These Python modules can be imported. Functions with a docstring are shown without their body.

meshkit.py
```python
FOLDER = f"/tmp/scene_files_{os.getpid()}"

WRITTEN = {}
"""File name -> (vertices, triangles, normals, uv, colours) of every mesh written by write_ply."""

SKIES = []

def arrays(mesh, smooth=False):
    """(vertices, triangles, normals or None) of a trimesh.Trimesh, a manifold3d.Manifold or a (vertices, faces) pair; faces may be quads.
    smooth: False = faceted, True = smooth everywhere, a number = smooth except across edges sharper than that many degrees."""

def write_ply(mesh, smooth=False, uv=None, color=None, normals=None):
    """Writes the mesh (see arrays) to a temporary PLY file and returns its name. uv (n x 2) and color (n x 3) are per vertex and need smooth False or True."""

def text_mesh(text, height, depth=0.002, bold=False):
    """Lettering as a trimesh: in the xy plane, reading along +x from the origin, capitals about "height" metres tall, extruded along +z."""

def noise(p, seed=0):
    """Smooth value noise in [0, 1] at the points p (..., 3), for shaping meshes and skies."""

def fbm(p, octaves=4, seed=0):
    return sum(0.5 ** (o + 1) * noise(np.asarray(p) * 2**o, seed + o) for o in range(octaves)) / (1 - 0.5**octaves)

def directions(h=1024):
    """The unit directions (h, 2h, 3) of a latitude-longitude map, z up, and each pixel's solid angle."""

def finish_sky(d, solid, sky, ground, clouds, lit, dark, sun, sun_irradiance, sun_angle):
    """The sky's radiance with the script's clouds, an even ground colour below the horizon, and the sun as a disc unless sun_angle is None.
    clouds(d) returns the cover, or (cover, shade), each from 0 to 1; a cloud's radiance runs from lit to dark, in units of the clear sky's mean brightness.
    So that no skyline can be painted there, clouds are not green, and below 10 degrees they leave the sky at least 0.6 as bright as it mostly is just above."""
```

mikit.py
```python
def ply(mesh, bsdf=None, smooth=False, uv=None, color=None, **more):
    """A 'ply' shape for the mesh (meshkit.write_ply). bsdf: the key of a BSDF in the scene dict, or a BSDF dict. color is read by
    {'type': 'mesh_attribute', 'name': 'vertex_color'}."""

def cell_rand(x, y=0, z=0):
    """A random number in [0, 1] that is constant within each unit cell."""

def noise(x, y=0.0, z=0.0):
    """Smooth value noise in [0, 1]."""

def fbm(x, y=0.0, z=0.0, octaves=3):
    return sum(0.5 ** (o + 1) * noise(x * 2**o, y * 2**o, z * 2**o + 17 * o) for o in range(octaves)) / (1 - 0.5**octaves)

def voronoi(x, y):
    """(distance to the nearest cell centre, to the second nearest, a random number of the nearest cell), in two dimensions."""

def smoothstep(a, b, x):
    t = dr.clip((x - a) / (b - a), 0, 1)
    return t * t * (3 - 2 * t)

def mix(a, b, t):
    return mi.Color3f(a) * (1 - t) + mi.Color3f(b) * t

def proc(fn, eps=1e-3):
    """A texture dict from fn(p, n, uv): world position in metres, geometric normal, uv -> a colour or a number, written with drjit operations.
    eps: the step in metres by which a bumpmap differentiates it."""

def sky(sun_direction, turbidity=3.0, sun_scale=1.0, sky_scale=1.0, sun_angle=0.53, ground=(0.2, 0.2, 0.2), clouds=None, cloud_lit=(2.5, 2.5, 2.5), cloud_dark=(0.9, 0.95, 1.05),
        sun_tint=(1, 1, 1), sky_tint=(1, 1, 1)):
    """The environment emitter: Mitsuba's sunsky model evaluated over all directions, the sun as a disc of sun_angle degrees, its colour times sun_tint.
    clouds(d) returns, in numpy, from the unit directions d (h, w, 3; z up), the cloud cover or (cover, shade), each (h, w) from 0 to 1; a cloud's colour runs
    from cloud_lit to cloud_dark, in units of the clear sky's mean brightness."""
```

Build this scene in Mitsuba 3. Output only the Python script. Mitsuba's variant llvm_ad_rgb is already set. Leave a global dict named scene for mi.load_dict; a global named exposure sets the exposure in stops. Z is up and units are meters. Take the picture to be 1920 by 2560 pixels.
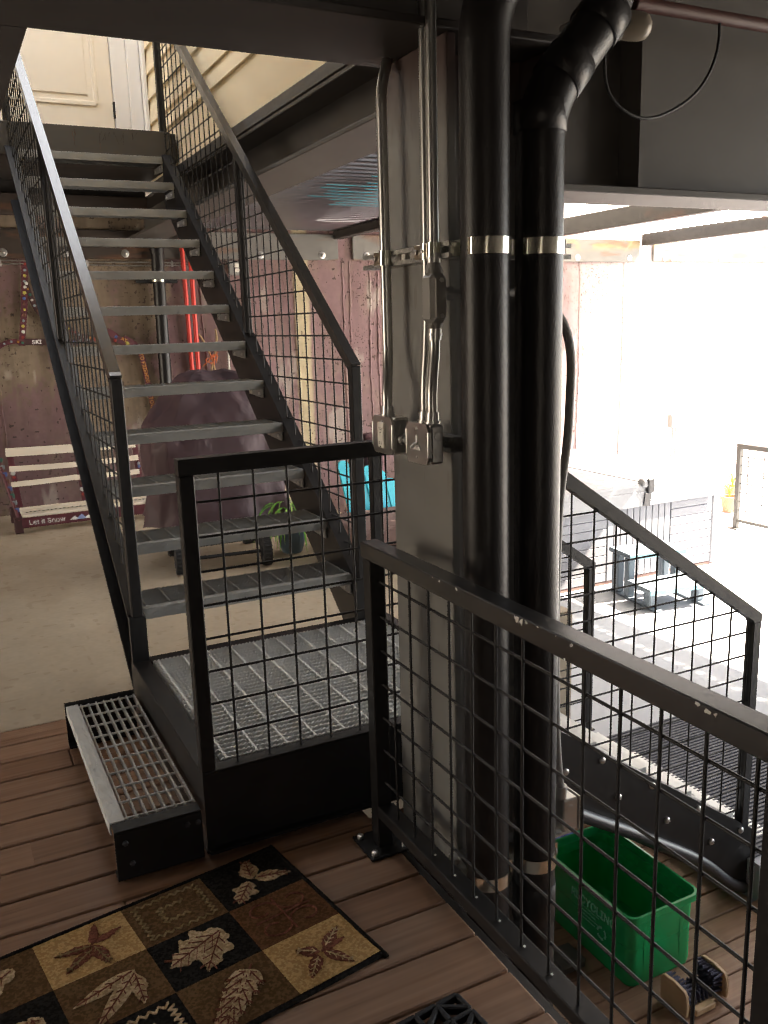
import math, random
import numpy as np, trimesh, drjit as dr, mitsuba as mi, mikit, meshkit
from mikit import proc, noise, fbm, voronoi, cell_rand, smoothstep, mix
random.seed(4)
rng = np.random.default_rng(7)
T = mi.ScalarTransform4f
scene, labels = {'type': 'scene'}, {}

# ------------------------------------------------------------------ camera
yaw, pitch, roll = math.radians(26.6286), math.radians(-12.1133), math.radians(-1.6873)
F = np.array([math.cos(pitch)*math.sin(yaw), math.cos(pitch)*math.cos(yaw), math.sin(pitch)])
Rt = np.cross(F, [0, 0, 1]); Rt /= np.linalg.norm(Rt); Up = np.cross(Rt, F)
UP = -math.sin(roll)*Rt + math.cos(roll)*Up
EYE = np.array([0, 0, 1.6])
scene['camera'] = {'type': 'perspective', 'fov': math.degrees(2*math.atan(960/2190)), 'fov_axis': 'x',
                   'to_world': T().look_at(origin=EYE.tolist(), target=(EYE+F).tolist(), up=UP.tolist()), 'near_clip': 0.02, 'far_clip': 3000.0}
# ------------------------------------------------------------------ sky, sun, exposure
scene['daylight'] = mikit.sky([1.0, -0.25, 1.0], turbidity=3, sky_tint=(1.0, 1.0, 1.0), sun_tint=(.96, .99, 1.06),
    clouds=lambda d: np.clip(.72+.5*(meshkit.fbm(d*3.0, 4)-.5), 0, 1), cloud_lit=(1.8, 1.75, 1.68))
exposure = 5.35

# ------------------------------------------------------------------ materials
def mat(key, rgb, rough=0.5, metal=0.0, spec=0.5, **k):
    scene[key] = {'type': 'twosided', 'b': {'type': 'principled', 'base_color': {'type': 'rgb', 'value': list(rgb)} if not isinstance(rgb, dict) else rgb,
                  'roughness': rough, 'metallic': metal, 'specular': spec, **k}}
    return key
def bump(key, fn, scale, eps=1e-3):
    b = scene[key]['b']
    scene[key]['b'] = {'type': 'bumpmap', 'arbitrary': proc(fn, eps), 'scale': scale, 'b': b}
C3 = mi.Color3f

def f_black(p, n, uv):
    return mix((.009, .009, .0095), (.017, .0165, .0165), fbm(p.x*9, p.y*9, p.z*9, 3))
mat('black_paint', proc(f_black), .40, 0, .4)
mat('rail_gloss', (.016, .0155, .015), .24, 0, 1.0, clearcoat=.7, clearcoat_gloss=.8)
mat('black_plain', (.012, .012, .012), .6)
mat('chip', (.62, .62, .6), .5)
def f_beam(p, n, uv):
    t = fbm(p.x*2.3, p.y*2.3, p.z*6, 4); r = smoothstep(.62, .78, fbm(p.x*3+9, p.y*3, p.z*5, 4))
    return mix(mix((.019, .016, .014), (.036, .032, .029), t), (.055, .024, .015), r*.6)
mat('beam_paint', proc(f_beam), .55)
mat('beam_gray', proc(lambda p, n, uv: mix((.050, .046, .042), (.085, .079, .070), fbm(p.x*2, p.y*2, p.z*4, 4))), .5)
def f_col(p, n, uv):
    t = fbm(p.x*3+5, p.y*5, p.z*1.3, 4); top = smoothstep(2.02, 2.28, p.z + .16*(fbm(p.x*8, p.y*8, p.z*4, 3)-.5))
    s = smoothstep(.66, .72, fbm(p.x*40, p.y*30, p.z*6, 3))
    return mix(mix(mix((.180, .176, .164), (.232, .228, .214), t), (.16, .14, .12), s*.4), (.040, .016, .012), top*.9)
mat('column_paint', proc(f_col), .48)
def f_galv(p, n, uv):
    d1, d2, r = voronoi((p.x+p.z*.6)*120, (p.y+p.z*.8)*120)
    return C3(.40, .40, .385)*(.75+.45*r)
mat('galv', proc(f_galv), .38, .85)
def f_tread(p, n, uv):
    t = fbm(p.x*14, p.y*14, p.z*14, 3)
    return mix((.46, .47, .46), (.66, .67, .65), t)
mat('tread_galv', proc(f_tread), .5, .15)
def f_tread2(p, n, uv):
    return mix((.22, .225, .22), (.34, .345, .335), fbm(p.x*14, p.y*14, p.z*14, 3))
mat('tread_shaded', proc(f_tread2), .45, .45)  # darker copy of the galvanized steel, shade of the treads painted in
mat('conduit_metal', (.47, .462, .44), .30, .9)
mat('zinc', (.80, .78, .67), .16, 1.0)
mat('box_metal', (.54, .53, .50), .24, .9)
mat('bolt_metal', (.55, .54, .52), .32, .9)
mat('pipe_black', (.012, .011, .011), .36, 0, .38)
bump('pipe_black', lambda p, n, uv: noise(p.x*260, p.y*260, p.z*260), .0006)
mat('gray_plastic', (.20, .195, .185), .5)
mat('hose_gray', (.045, .045, .05), .35)
mat('gray_fitting', (.27, .26, .24), .5, .3)
mat('rubber', (.016, .016, .017), .75)
mat('red_pipe', (.62, .045, .030), .35)
mat('rust_pipe', (.06, .016, .010), .5)

def f_wood(tone):
    def f(p, n, uv):
        row = dr.floor((p.y-1.434)/.1525); r = cell_rand(row, dr.floor(p.x*.43+row*.37)); r2 = cell_rand(row, 7)
        g = fbm(p.x*1.6+r*31, p.y*55+r*17, 3.0, 4); g2 = fbm(p.x*7+r*11, p.y*120, 1.0, 3); st = fbm(p.x*2.2, p.y*3.1, r*5, 4)
        c = mix((.205, .108, .062), (.345, .215, .140), g*.75+r*.45-.15)
        c = c*(.86+.28*g2)
        c = mix(c, (.20, .165, .135), smoothstep(.52, .80, st)*.45)
        return c*tone
    return f
mat('deck_wood', proc(f_wood(1.0)), .48, 0, .4)
mat('deck_wood_low', proc(f_wood(.95)), .55, 0, .35)
def f_conc(p, n, uv):
    a = fbm(p.x*.9, p.y*.9, 0, 4); b = fbm(p.x*5, p.y*5, 2, 4); c = fbm(p.x*45, p.y*45, 4, 3)
    col = mix((.35, .285, .205), (.47, .40, .30), a*.6+b*.4)
    st = smoothstep(.60, .72, fbm(p.x*2.1+7, p.y*2.1, 9, 4)); sp = smoothstep(.80, .90, noise(p.x*23, p.y*23, 3))
    return mix(mix(col, (.30, .22, .14), st*.25), (.24, .16, .10), sp*.25)*(.94+.12*c)
mat('concrete', proc(f_conc), .72, 0, .3)
def f_patio(p, n, uv):
    return mix((.30, .315, .345), (.38, .395, .42), fbm(p.x*2, p.y*2, 0, 4)*.7+.3*fbm(p.x*30, p.y*30, 1, 3))
mat('patio_concrete', proc(f_patio), .8, 0, .3)
def f_wall(p, n, uv):
    x, z = p.x, p.z
    big = fbm(x*1.3+3, z*.55, 1, 4); streak = fbm(x*9, z*.7, 5, 4); fine = fbm(x*26, z*26, 2, 3); blot = fbm(x*3.2, z*2.0, 8, 5)
    drip = fbm(x*6.5+3, z*.45+.3*fine, 21, 4); conc = mix(mix((.120, .086, .058), (.37, .30, .22), big*.5+streak*1.0-.25), (.085, .060, .044), smoothstep(.50, .74, blot)*.55+smoothstep(.56, .74, drip)*.45)
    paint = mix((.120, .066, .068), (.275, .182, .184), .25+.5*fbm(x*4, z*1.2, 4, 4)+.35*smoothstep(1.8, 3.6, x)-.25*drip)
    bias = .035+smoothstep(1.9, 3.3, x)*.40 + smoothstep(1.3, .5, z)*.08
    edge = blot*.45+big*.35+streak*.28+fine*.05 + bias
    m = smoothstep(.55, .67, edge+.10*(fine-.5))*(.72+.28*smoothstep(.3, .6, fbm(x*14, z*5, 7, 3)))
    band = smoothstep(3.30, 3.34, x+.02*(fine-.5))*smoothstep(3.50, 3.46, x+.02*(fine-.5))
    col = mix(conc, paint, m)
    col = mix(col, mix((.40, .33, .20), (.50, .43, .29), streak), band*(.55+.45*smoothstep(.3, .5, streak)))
    sun = smoothstep(6.5, 7.9, x+.6*(big-.5)); col = mix(col, mix((.50, .43, .41), (.62, .57, .54), streak), sun*.75)  # right end painted paler to stand in for strong sunlight
    pit = smoothstep(.80, .86, noise(x*75, z*58, 6))*smoothstep(.48, .66, fbm(x*2.2, z*2.2, 3, 3))
    pit2 = smoothstep(.88, .93, noise(x*44, z*30, 16))
    lime = smoothstep(.70, .78, fbm(x*5+40, z*1.6, 12, 4))
    col = mix(col, (.42, .38, .33), lime*.5)
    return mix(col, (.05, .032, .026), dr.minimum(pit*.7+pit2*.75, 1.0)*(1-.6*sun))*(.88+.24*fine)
mat('wall_concrete', proc(f_wall), .85, 0, .25)
bump('wall_concrete', lambda p, n, uv: fbm(p.x*20, p.z*16, 1, 3) - .8*smoothstep(.80, .86, noise(p.x*75, p.z*58, 6)), .005, .004)
def f_ledger(p, n, uv):
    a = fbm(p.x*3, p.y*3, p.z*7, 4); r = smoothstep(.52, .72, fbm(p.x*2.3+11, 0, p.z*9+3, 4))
    lit = smoothstep(1.6, 2.8, p.x)  # steel painted paler towards the right, as if lit
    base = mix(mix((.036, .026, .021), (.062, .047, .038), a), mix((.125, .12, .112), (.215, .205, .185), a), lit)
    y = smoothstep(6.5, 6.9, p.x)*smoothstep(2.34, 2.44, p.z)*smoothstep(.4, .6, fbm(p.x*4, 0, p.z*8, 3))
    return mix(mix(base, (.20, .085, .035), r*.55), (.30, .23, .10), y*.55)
mat('ledger_steel', proc(f_ledger), .55, .2)
mat('roof_clear', (.30, .305, .33), .055, .9, 1.0)
scene['roof_translucent'] = {'type': 'principledthin', 'base_color': {'type': 'rgb', 'value': [.60, .60, .60]}, 'roughness': .5, 'diff_trans': 1.0}
def f_cream(p, n, uv):
    return mix((.73, .62, .42), (.80, .70, .50), fbm(p.x*3, p.y*3, p.z*3, 3))
mat('siding_paint', proc(f_cream), .55)
mat('door_paint', (.82, .745, .615), .45)
mat('trim_paint', (.80, .78, .74), .5)
mat('white_plastic', (.78, .74, .66), .4)
mat('switch_plastic', (.74, .73, .70), .4)
mat('slat_paint', proc(lambda p, n, uv: mix((.76, .67, .53), (.83, .76, .64), fbm(p.x*8, p.y*8, p.z*30, 3))), .5)
mat('maroon_paint', proc(lambda p, n, uv: mix((.075, .020, .027), (.125, .034, .044), fbm(p.x*12, p.y*12, p.z*12, 3))), .45)
mat('maroon_dark', (.055, .022, .022), .6)
mat('cover_fabric', proc(lambda p, n, uv: mix((.040, .021, .027), (.072, .040, .048), fbm(p.x*6, p.y*6, p.z*6, 4))), .62, 0, .45, sheen=.4)
bump('cover_fabric', lambda p, n, uv: fbm(p.x*11, p.y*11, p.z*7, 4), .02, .004)
mat('brown_wicker', (.040, .026, .022), .6)
mat('brown_fabric', (.155, .098, .088), .85)
mat('mauve_fabric', (.115, .055, .062), .85)
mat('turquoise', (.02, .52, .66), .4)
mat('tread_blue', (.16, .32, .38), .5)
mat('turquoise_reflection', (.02, .33, .42), .2, 0, 1.0)
mat('turquoise_shade', (.03, .42, .52), .5)
mat('green_bin', (.012, .30, .088), .33, 0, .5)
mat('bin_print', (.20, .55, .37), .5)
mat('tape_blue', (.06, .10, .42), .5)
mat('leaf_green', (.14, .42, .045), .5)
mat('leaf_pale', (.42, .66, .16), .5)
mat('pot_glaze', (.11, .16, .20), .2)
mat('soil', (.03, .02, .015), .9)
mat('terracotta', (.52, .25, .15), .7)
mat('tub_panel', (.21, .215, .24), .55)
mat('tub_cover', proc(lambda p, n, uv: mix((.20, .205, .225), (.30, .305, .32), fbm(p.x*4, p.y*4, p.z*6, 4))), .45)
mat('strap_dark', (.045, .045, .05), .6)
mat('stool_gray', (.13, .165, .20), .6)
mat('mat_rubber', proc(lambda p, n, uv: mix((.050, .050, .062), (.40, .40, .44), smoothstep(.74, .84, noise(p.x*60, p.y*60, 1))*.12)), .7)
mat('brush_wood', proc(lambda p, n, uv: mix((.42, .28, .15), (.55, .39, .23), fbm(p.x*8, p.y*30, p.z*30, 3))), .6)
mat('bristle', (.055, .055, .095), .8)
mat('ground_dirt', proc(lambda p, n, uv: mix((.30, .27, .23), (.40, .37, .33), fbm(p.x*.5, p.y*.5, 0, 4))), .9)
mat('ground_tan', proc(lambda p, n, uv: mix((.33, .32, .30), (.42, .41, .385), fbm(p.x*.5, p.y*.5, p.z*.5, 4))), .9)
mat('lamp_glass', (.22, .19, .145), .25, 0, .6)
mat('wicker_tan', (.36, .26, .13), .7)
mat('orange_ribbon', (.50, .12, .04), .6)
mat('white_pipe', (.60, .57, .53), .5)
mat('ink_white', (.80, .78, .76), .5)
mat('ink_orange', (.62, .27, .07), .5)
mat('ink_blue', (.30, .38, .62), .5)
CAPS = [mat('cap_white', (.50, .48, .45), .3), mat('cap_red', (.26, .035, .03), .3), mat('cap_orange', (.32, .13, .03), .3), mat('cap_yellow', (.42, .34, .08), .3),
        mat('cap_green', (.045, .13, .095), .3), mat('cap_blue', (.07, .10, .26), .3), mat('cap_gray', (.20, .22, .24), .3), mat('cap_brown', (.14, .06, .04), .3)]
# rug yarns
def yarn(key, a, b):
    mat(key, proc(lambda p, n, uv: mix(a, b, smoothstep(.3, .75, fbm(p.x*170, p.y*170, 1, 2)))), .95, 0, .1)
    bump(key, lambda p, n, uv: noise(p.x*260, p.y*260, 0), .004)
yarn('rug_black', (.008, .007, .006), (.020, .018, .016)); yarn('rug_brown', (.092, .050, .022), (.150, .090, .044))
yarn('rug_russet', (.092, .042, .018), (.15, .076, .038)); yarn('rug_tan', (.40, .24, .095), (.56, .37, .17))
yarn('rug_beige', (.36, .25, .135), (.58, .44, .28)); yarn('rug_wine', (.13, .044, .026), (.22, .085, .055)); yarn('rug_olive', (.20, .14, .065), (.30, .22, .115))

# ------------------------------------------------------------------ keys
def num(key):
    if key not in scene and key not in USED: USED.add(key); return key
    i = NEXT.get(key, 1)
    while f'{key}_{i:03d}' in USED: i += 1
    NEXT[key] = i+1; USED.add(f'{key}_{i:03d}'); return f'{key}_{i:03d}'
USED, NEXT = set(), {}
def thing(name, label=None, cat=None, group=None, kind=None):
    k = num(name); labels[k] = {}
    for a, b in (('label', label), ('category', cat), ('group', group), ('kind', kind)):
        if b: labels[k][a] = b
    return k
def add(parent, name, mesh, m, smooth=False, label=None, kind=None):
    k = num(parent+'__'+name)
    scene[k] = mikit.ply(mesh, m, smooth)
    if label or kind:
        labels[k] = {}
        if label: labels[k]['label'] = label
        if kind: labels[k]['kind'] = kind
    return k
def one(name, mesh, m, label, cat, smooth=False, group=None, kind=None):
    k = thing(name, label, cat, group, kind); scene[k] = mikit.ply(mesh, m, smooth); return k
def struct(name, mesh, m, smooth=False):
    k = num(name); labels[k] = {'kind': 'structure'}
    if mesh is not None: scene[k] = mikit.ply(mesh, m, smooth)
    return k

# ------------------------------------------------------------------ mesh helpers
def M(v, f): return trimesh.Trimesh(np.asarray(v, float), np.asarray(f, int), process=False)
def cat(*ms):
    ms = [m for a in ms for m in (a if isinstance(a, (list, tuple)) else [a])]
    o = np.cumsum([0]+[len(m.vertices) for m in ms])
    return M(np.vstack([m.vertices for m in ms]), np.vstack([np.asarray(m.faces)+k for m, k in zip(ms, o)]))
BF = [[0,1,3],[0,3,2],[4,6,7],[4,7,5],[0,4,5],[0,5,1],[2,3,7],[2,7,6],[0,2,6],[0,6,4],[1,5,7],[1,7,3]]
def box(x0, x1, y0, y1, z0, z1):
    return M([[x, y, z] for x in (x0, x1) for y in (y0, y1) for z in (z0, z1)], BF)
def _cv(h, c):
    o = []
    for sx in (-1, 1):
        for sy in (-1, 1):
            for sz in (-1, 1):
                o += [[sx*h[0], sy*(h[1]-c), sz*(h[2]-c)], [sx*(h[0]-c), sy*h[1], sz*(h[2]-c)], [sx*(h[0]-c), sy*(h[1]-c), sz*h[2]]]
    return np.array(o)
_v = _cv((1, 1.1, 1.2), .2); _h = trimesh.convex.convex_hull(_v)
from scipy.spatial import cKDTree
_CF = cKDTree(_v).query(_h.vertices)[1][_h.faces]
def cbox(x0, x1, y0, y1, z0, z1, c=.003):
    h = np.array([x1-x0, y1-y0, z1-z0])/2; c = min(c, h.min()*.45)
    return M(_cv(h, c)+[(x0+x1)/2, (y0+y1)/2, (z0+z1)/2], _CF)
def frame(d, up=(0, 0, 1)):
    d = np.asarray(d, float)/np.linalg.norm(d); u = np.asarray(up, float)
    if abs(d@u) > .98: u = np.array([1., 0, 0])
    s = np.cross(u, d); s /= np.linalg.norm(s); return d, s, np.cross(d, s)
def bar(p, q, w, h, up=(0, 0, 1), c=.003):
    """rectangular bar from p to q, w sideways, h along up"""
    p, q = np.asarray(p, float), np.asarray(q, float); d, s, u = frame(q-p, up); L = np.linalg.norm(q-p)
    hh = np.array([L, w, h])/2; v = _cv(hh, min(c, hh.min()*.45))
    return M(v@np.array([d, s, u])+(p+q)/2, _CF)
def tube(pts, r, n=10, caps=True):
    p = np.asarray(pts, float); r = np.broadcast_to(r, (len(p),))
    t = np.gradient(p, axis=0); t /= np.linalg.norm(t, axis=1, keepdims=True)
    a = np.cross(t[0], [0, 0, 1.] if abs(t[0][2]) < .9 else [1., 0, 0]); a /= np.linalg.norm(a)
    A = []
    for k in range(len(p)):
        a = a-t[k]*(a@t[k]); a /= np.linalg.norm(a); A.append(a)
    A = np.array(A); B = np.cross(t, A); g = np.arange(n)*2*np.pi/n
    v = p[:, None]+r[:, None, None]*(np.cos(g)[None, :, None]*A[:, None]+np.sin(g)[None, :, None]*B[:, None])
    i, j = np.meshgrid(np.arange(len(p)-1), np.arange(n), indexing='ij'); j2 = (j+1) % n
    f = [np.stack([i*n+j, i*n+j2, (i+1)*n+j2], -1).reshape(-1, 3), np.stack([i*n+j, (i+1)*n+j2, (i+1)*n+j], -1).reshape(-1, 3)]
    v = v.reshape(-1, 3)
    if caps:
        k = len(v); v = np.vstack([v, p[0], p[-1]]); q = np.arange(n); e = (len(p)-1)*n
        f += [np.stack([q*0+k, (q+1) % n, q], -1), np.stack([q*0+k+1, e+q, e+(q+1) % n], -1)]
    return M(v, np.vstack(f))
def smoothpath(pts, n=8):
    from scipy.interpolate import CubicSpline
    p = np.asarray(pts, float); s = np.r_[0, np.cumsum(np.linalg.norm(np.diff(p, axis=0), axis=1))]
    return CubicSpline(s, p)(np.linspace(0, s[-1], n*(len(p)-1)+1))
def bend(pts, rad=.06, n=7):
    """polyline with rounded corners"""
    p = [np.asarray(a, float) for a in pts]; o = [p[0]]
    for a, b, c in zip(p, p[1:], p[2:]):
        u, v = a-b, c-b; r = min(rad, np.linalg.norm(u)*.45, np.linalg.norm(v)*.45)
        s, e = b+u/np.linalg.norm(u)*r, b+v/np.linalg.norm(v)*r
        o += [(1-t)**2*s+2*t*(1-t)*b+t*t*e for t in np.linspace(0, 1, n)]
    return np.array(o+[p[-1]])
def wire(p, q, r=.0038): return tube([p, q], r, 7)
def lathe(prof, n=24, at=(0, 0, 0)):
    pr = np.array(prof, float); g = np.arange(n)*2*np.pi/n
    v = np.stack([pr[:, :1]*np.cos(g), pr[:, :1]*np.sin(g), np.repeat(pr[:, 1:], n, 1)], -1).reshape(-1, 3)+np.array(at)
    i, j = np.meshgrid(np.arange(len(pr)-1), np.arange(n), indexing='ij'); j2 = (j+1) % n
    return M(v, np.vstack([np.stack([i*n+j, i*n+j2, (i+1)*n+j2], -1).reshape(-1, 3), np.stack([i*n+j, (i+1)*n+j2, (i+1)*n+j], -1).reshape(-1, 3)]))
def disc(c, axis, r, h, n=14, dome=.35):
    """bolt head or cap: centre c of its base, axis outwards"""
    m = lathe([(0, -.001), (r, -.001), (r, h*.6), (r*.8, h*.9), (r*.35, h), (0, h)], n)
    d, s, u = frame(axis); return M(np.asarray(m.vertices)@np.array([s, u, d])+np.asarray(c), m.faces)
def place(m, pos=(0, 0, 0), rz=0.0):
    c, s = math.cos(rz), math.sin(rz); v = np.asarray(m.vertices)
    return M(v@np.array([[c, s, 0], [-s, c, 0], [0, 0, 1]])+np.asarray(pos), m.faces)
def xf(m, o, ex, ey, ez): return M(np.asarray(m.vertices)@np.array([ex, ey, ez], float)+np.asarray(o, float), m.faces)
def prism(poly, h):
    from shapely.geometry import Polygon
    g = Polygon(poly) if not hasattr(poly, 'geom_type') else poly
    return trimesh.creation.extrude_polygon(g, h, engine='earcut')
def grid(x0, x1, y0, y1, nx, ny, fz):
    X, Y = np.meshgrid(np.linspace(x0, x1, nx), np.linspace(y0, y1, ny), indexing='ij'); Z = fz(X, Y)
    v = np.stack([X, Y, Z], -1).reshape(-1, 3); i, j = np.meshgrid(np.arange(nx-1), np.arange(ny-1), indexing='ij'); a = i*ny+j
    return M(v, np.vstack([np.stack([a, a+ny, a+ny+1], -1).reshape(-1, 3), np.stack([a, a+ny+1, a+1], -1).reshape(-1, 3)]))
def serrated(L, h, t, pitch=.017, depth=.005):
    """grating bar along +x, top at z=0 with teeth"""
    n = max(2, int(L/pitch)); xs = np.linspace(0, L, n*2+1); z = np.where(np.arange(n*2+1) % 2, 0, -depth)
    v = np.vstack([np.stack([xs, 0*xs-t/2, z], 1), np.stack([xs, 0*xs+t/2, z], 1), np.stack([xs, 0*xs-t/2, 0*xs-h], 1), np.stack([xs, 0*xs+t/2, 0*xs-h], 1)])
    m = len(xs); i = np.arange(m-1); f = []
    for a, b in ((0, 1), (2, 0), (1, 3)):
        f += [np.stack([a*m+i, a*m+i+1, b*m+i+1], 1), np.stack([a*m+i, b*m+i+1, b*m+i], 1)]
    return M(v, np.vstack(f))
def lugs(p0, p1, out, side, w, pitch=.03):
    """raised diamonds of a checker plate along p0->p1, in a strip w wide along side"""
    p0, p1 = np.asarray(p0, float), np.asarray(p1, float); d = p1-p0; L = np.linalg.norm(d); d /= L
    out, side = np.asarray(out, float), np.asarray(side, float); ms = []
    for k in range(int(L/pitch)):
        s = 1 if k % 2 else -1; c = p0+d*(k+.5)*pitch; e = d*.010+side*s*min(.010, w*.28)
        ms.append(bar(c-e, c+e, .0055, .0032, out, c=.001))
    return cat(ms)
def text(s, h, o, ex, ey, depth=.0015, bold=False):
    m = meshkit.text_mesh(s, h, depth, bold); ex, ey = np.asarray(ex, float), np.asarray(ey, float)
    return xf(m, o, ex, ey, np.cross(ex, ey))
def channel(a, b, depth, flange, t, toe, up, web_at=0):
    """steel channel from a to b (points on the web's outer face at the top), web downwards along -up, flanges towards toe"""
    a, b, toe, up = (np.asarray(v, float) for v in (a, b, toe, up)); d = (b-a)/np.linalg.norm(b-a)
    def slab(o0, o1, w0, w1):
        P = [a, b]; v = [q+toe*o+up*w for q in P for o in (o0, o1) for w in (w0, w1)]
        return M(v, BF)
    return cat(slab(0, t, -depth, 0), slab(t, flange, -t*1.2, -.0005), slab(t, flange, -depth+.0005, -depth+t*1.2))

# =================================================================== SETTING
DX1 = 1.112
deck = struct('upper_deck', box(-6, DX1-.01, -4, 3.715, -.10, -.040), 'black_plain')
def plank(parent, x0, x1, y0, y1, z, m, c=.004):
    add(parent, 'plank', cbox(x0+.0015, x1-.0015, y0, y1, z-.034, z+random.uniform(-.0012, .0012), c), m)
pr = random.Random(11)
for k in range(-9, 15):
    y0, y1 = 1.434+.1525*k+.0035, 1.434+.1525*(k+1)-.0035
    if k == 14: y1 = 3.716
    cuts = {12: [.292], 5: [.305], 13: [-.9]}.get(k, [pr.uniform(-2.0, -.4)])
    xs = [-6]+cuts+[DX1]
    for a, b in zip(xs, xs[1:]): plank(deck, a, b, y0, y1, 0, 'deck_wood')
low = struct('lower_deck', box(DX1+.05, 9.5, -1.2, 2.44, -1.10, -1.012), 'black_plain')
for k in range(-16, 18):
    y0, y1 = 1.966+.137*k+.003, 1.966+.137*(k+1)-.003
    if y1 > 4.3 or y0 < -.3: continue
    xr = 3.2 if y0 < 2.36 else 2.985
    plank(low, DX1+.06, xr, y0, y1, -.97, 'deck_wood_low')
struct('pit_wall', cat(box(DX1-.01, DX1+.05, -4, 2.425, -1.1, -.045), box(DX1+.055, 3.0, 4.32, 4.45, -1.1, -.13)), 'beam_paint')
def cz(X, Y): return (meshkit.fbm(np.stack([X*2, Y*2, X*0], -1))-.5)*.004
struct('concrete_floor', cat(grid(-8, 3.03, 3.722, 8.62, 120, 60, lambda X, Y: cz(X, Y)-.003), box(-8, 3.03, 3.722, 8.62, -.9, -.012)), 'concrete')
struct('patio_slab', cat(box(3.003, 14, 2.37, 8.62, -1.1, -.8), box(3.25, 14, -2, 2.365, -1.1, -.803)), 'patio_concrete')
struct('ground', cat(grid(-400, 400, -400, 400, 30, 30, lambda X, Y: 0*X-1.45)), 'ground_dirt')
struct('ground_bounce_bank', cat(box(-60, -6.25, -40, 60, -1.6, -.12), box(-60, -15, -40, 60, -1.59, 5.0), box(-60, 60, 9.2, 60, -1.6, 2.0)), 'ground_tan')  # unseen ground; tall left bank added to bounce sunlight under the deck

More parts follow.
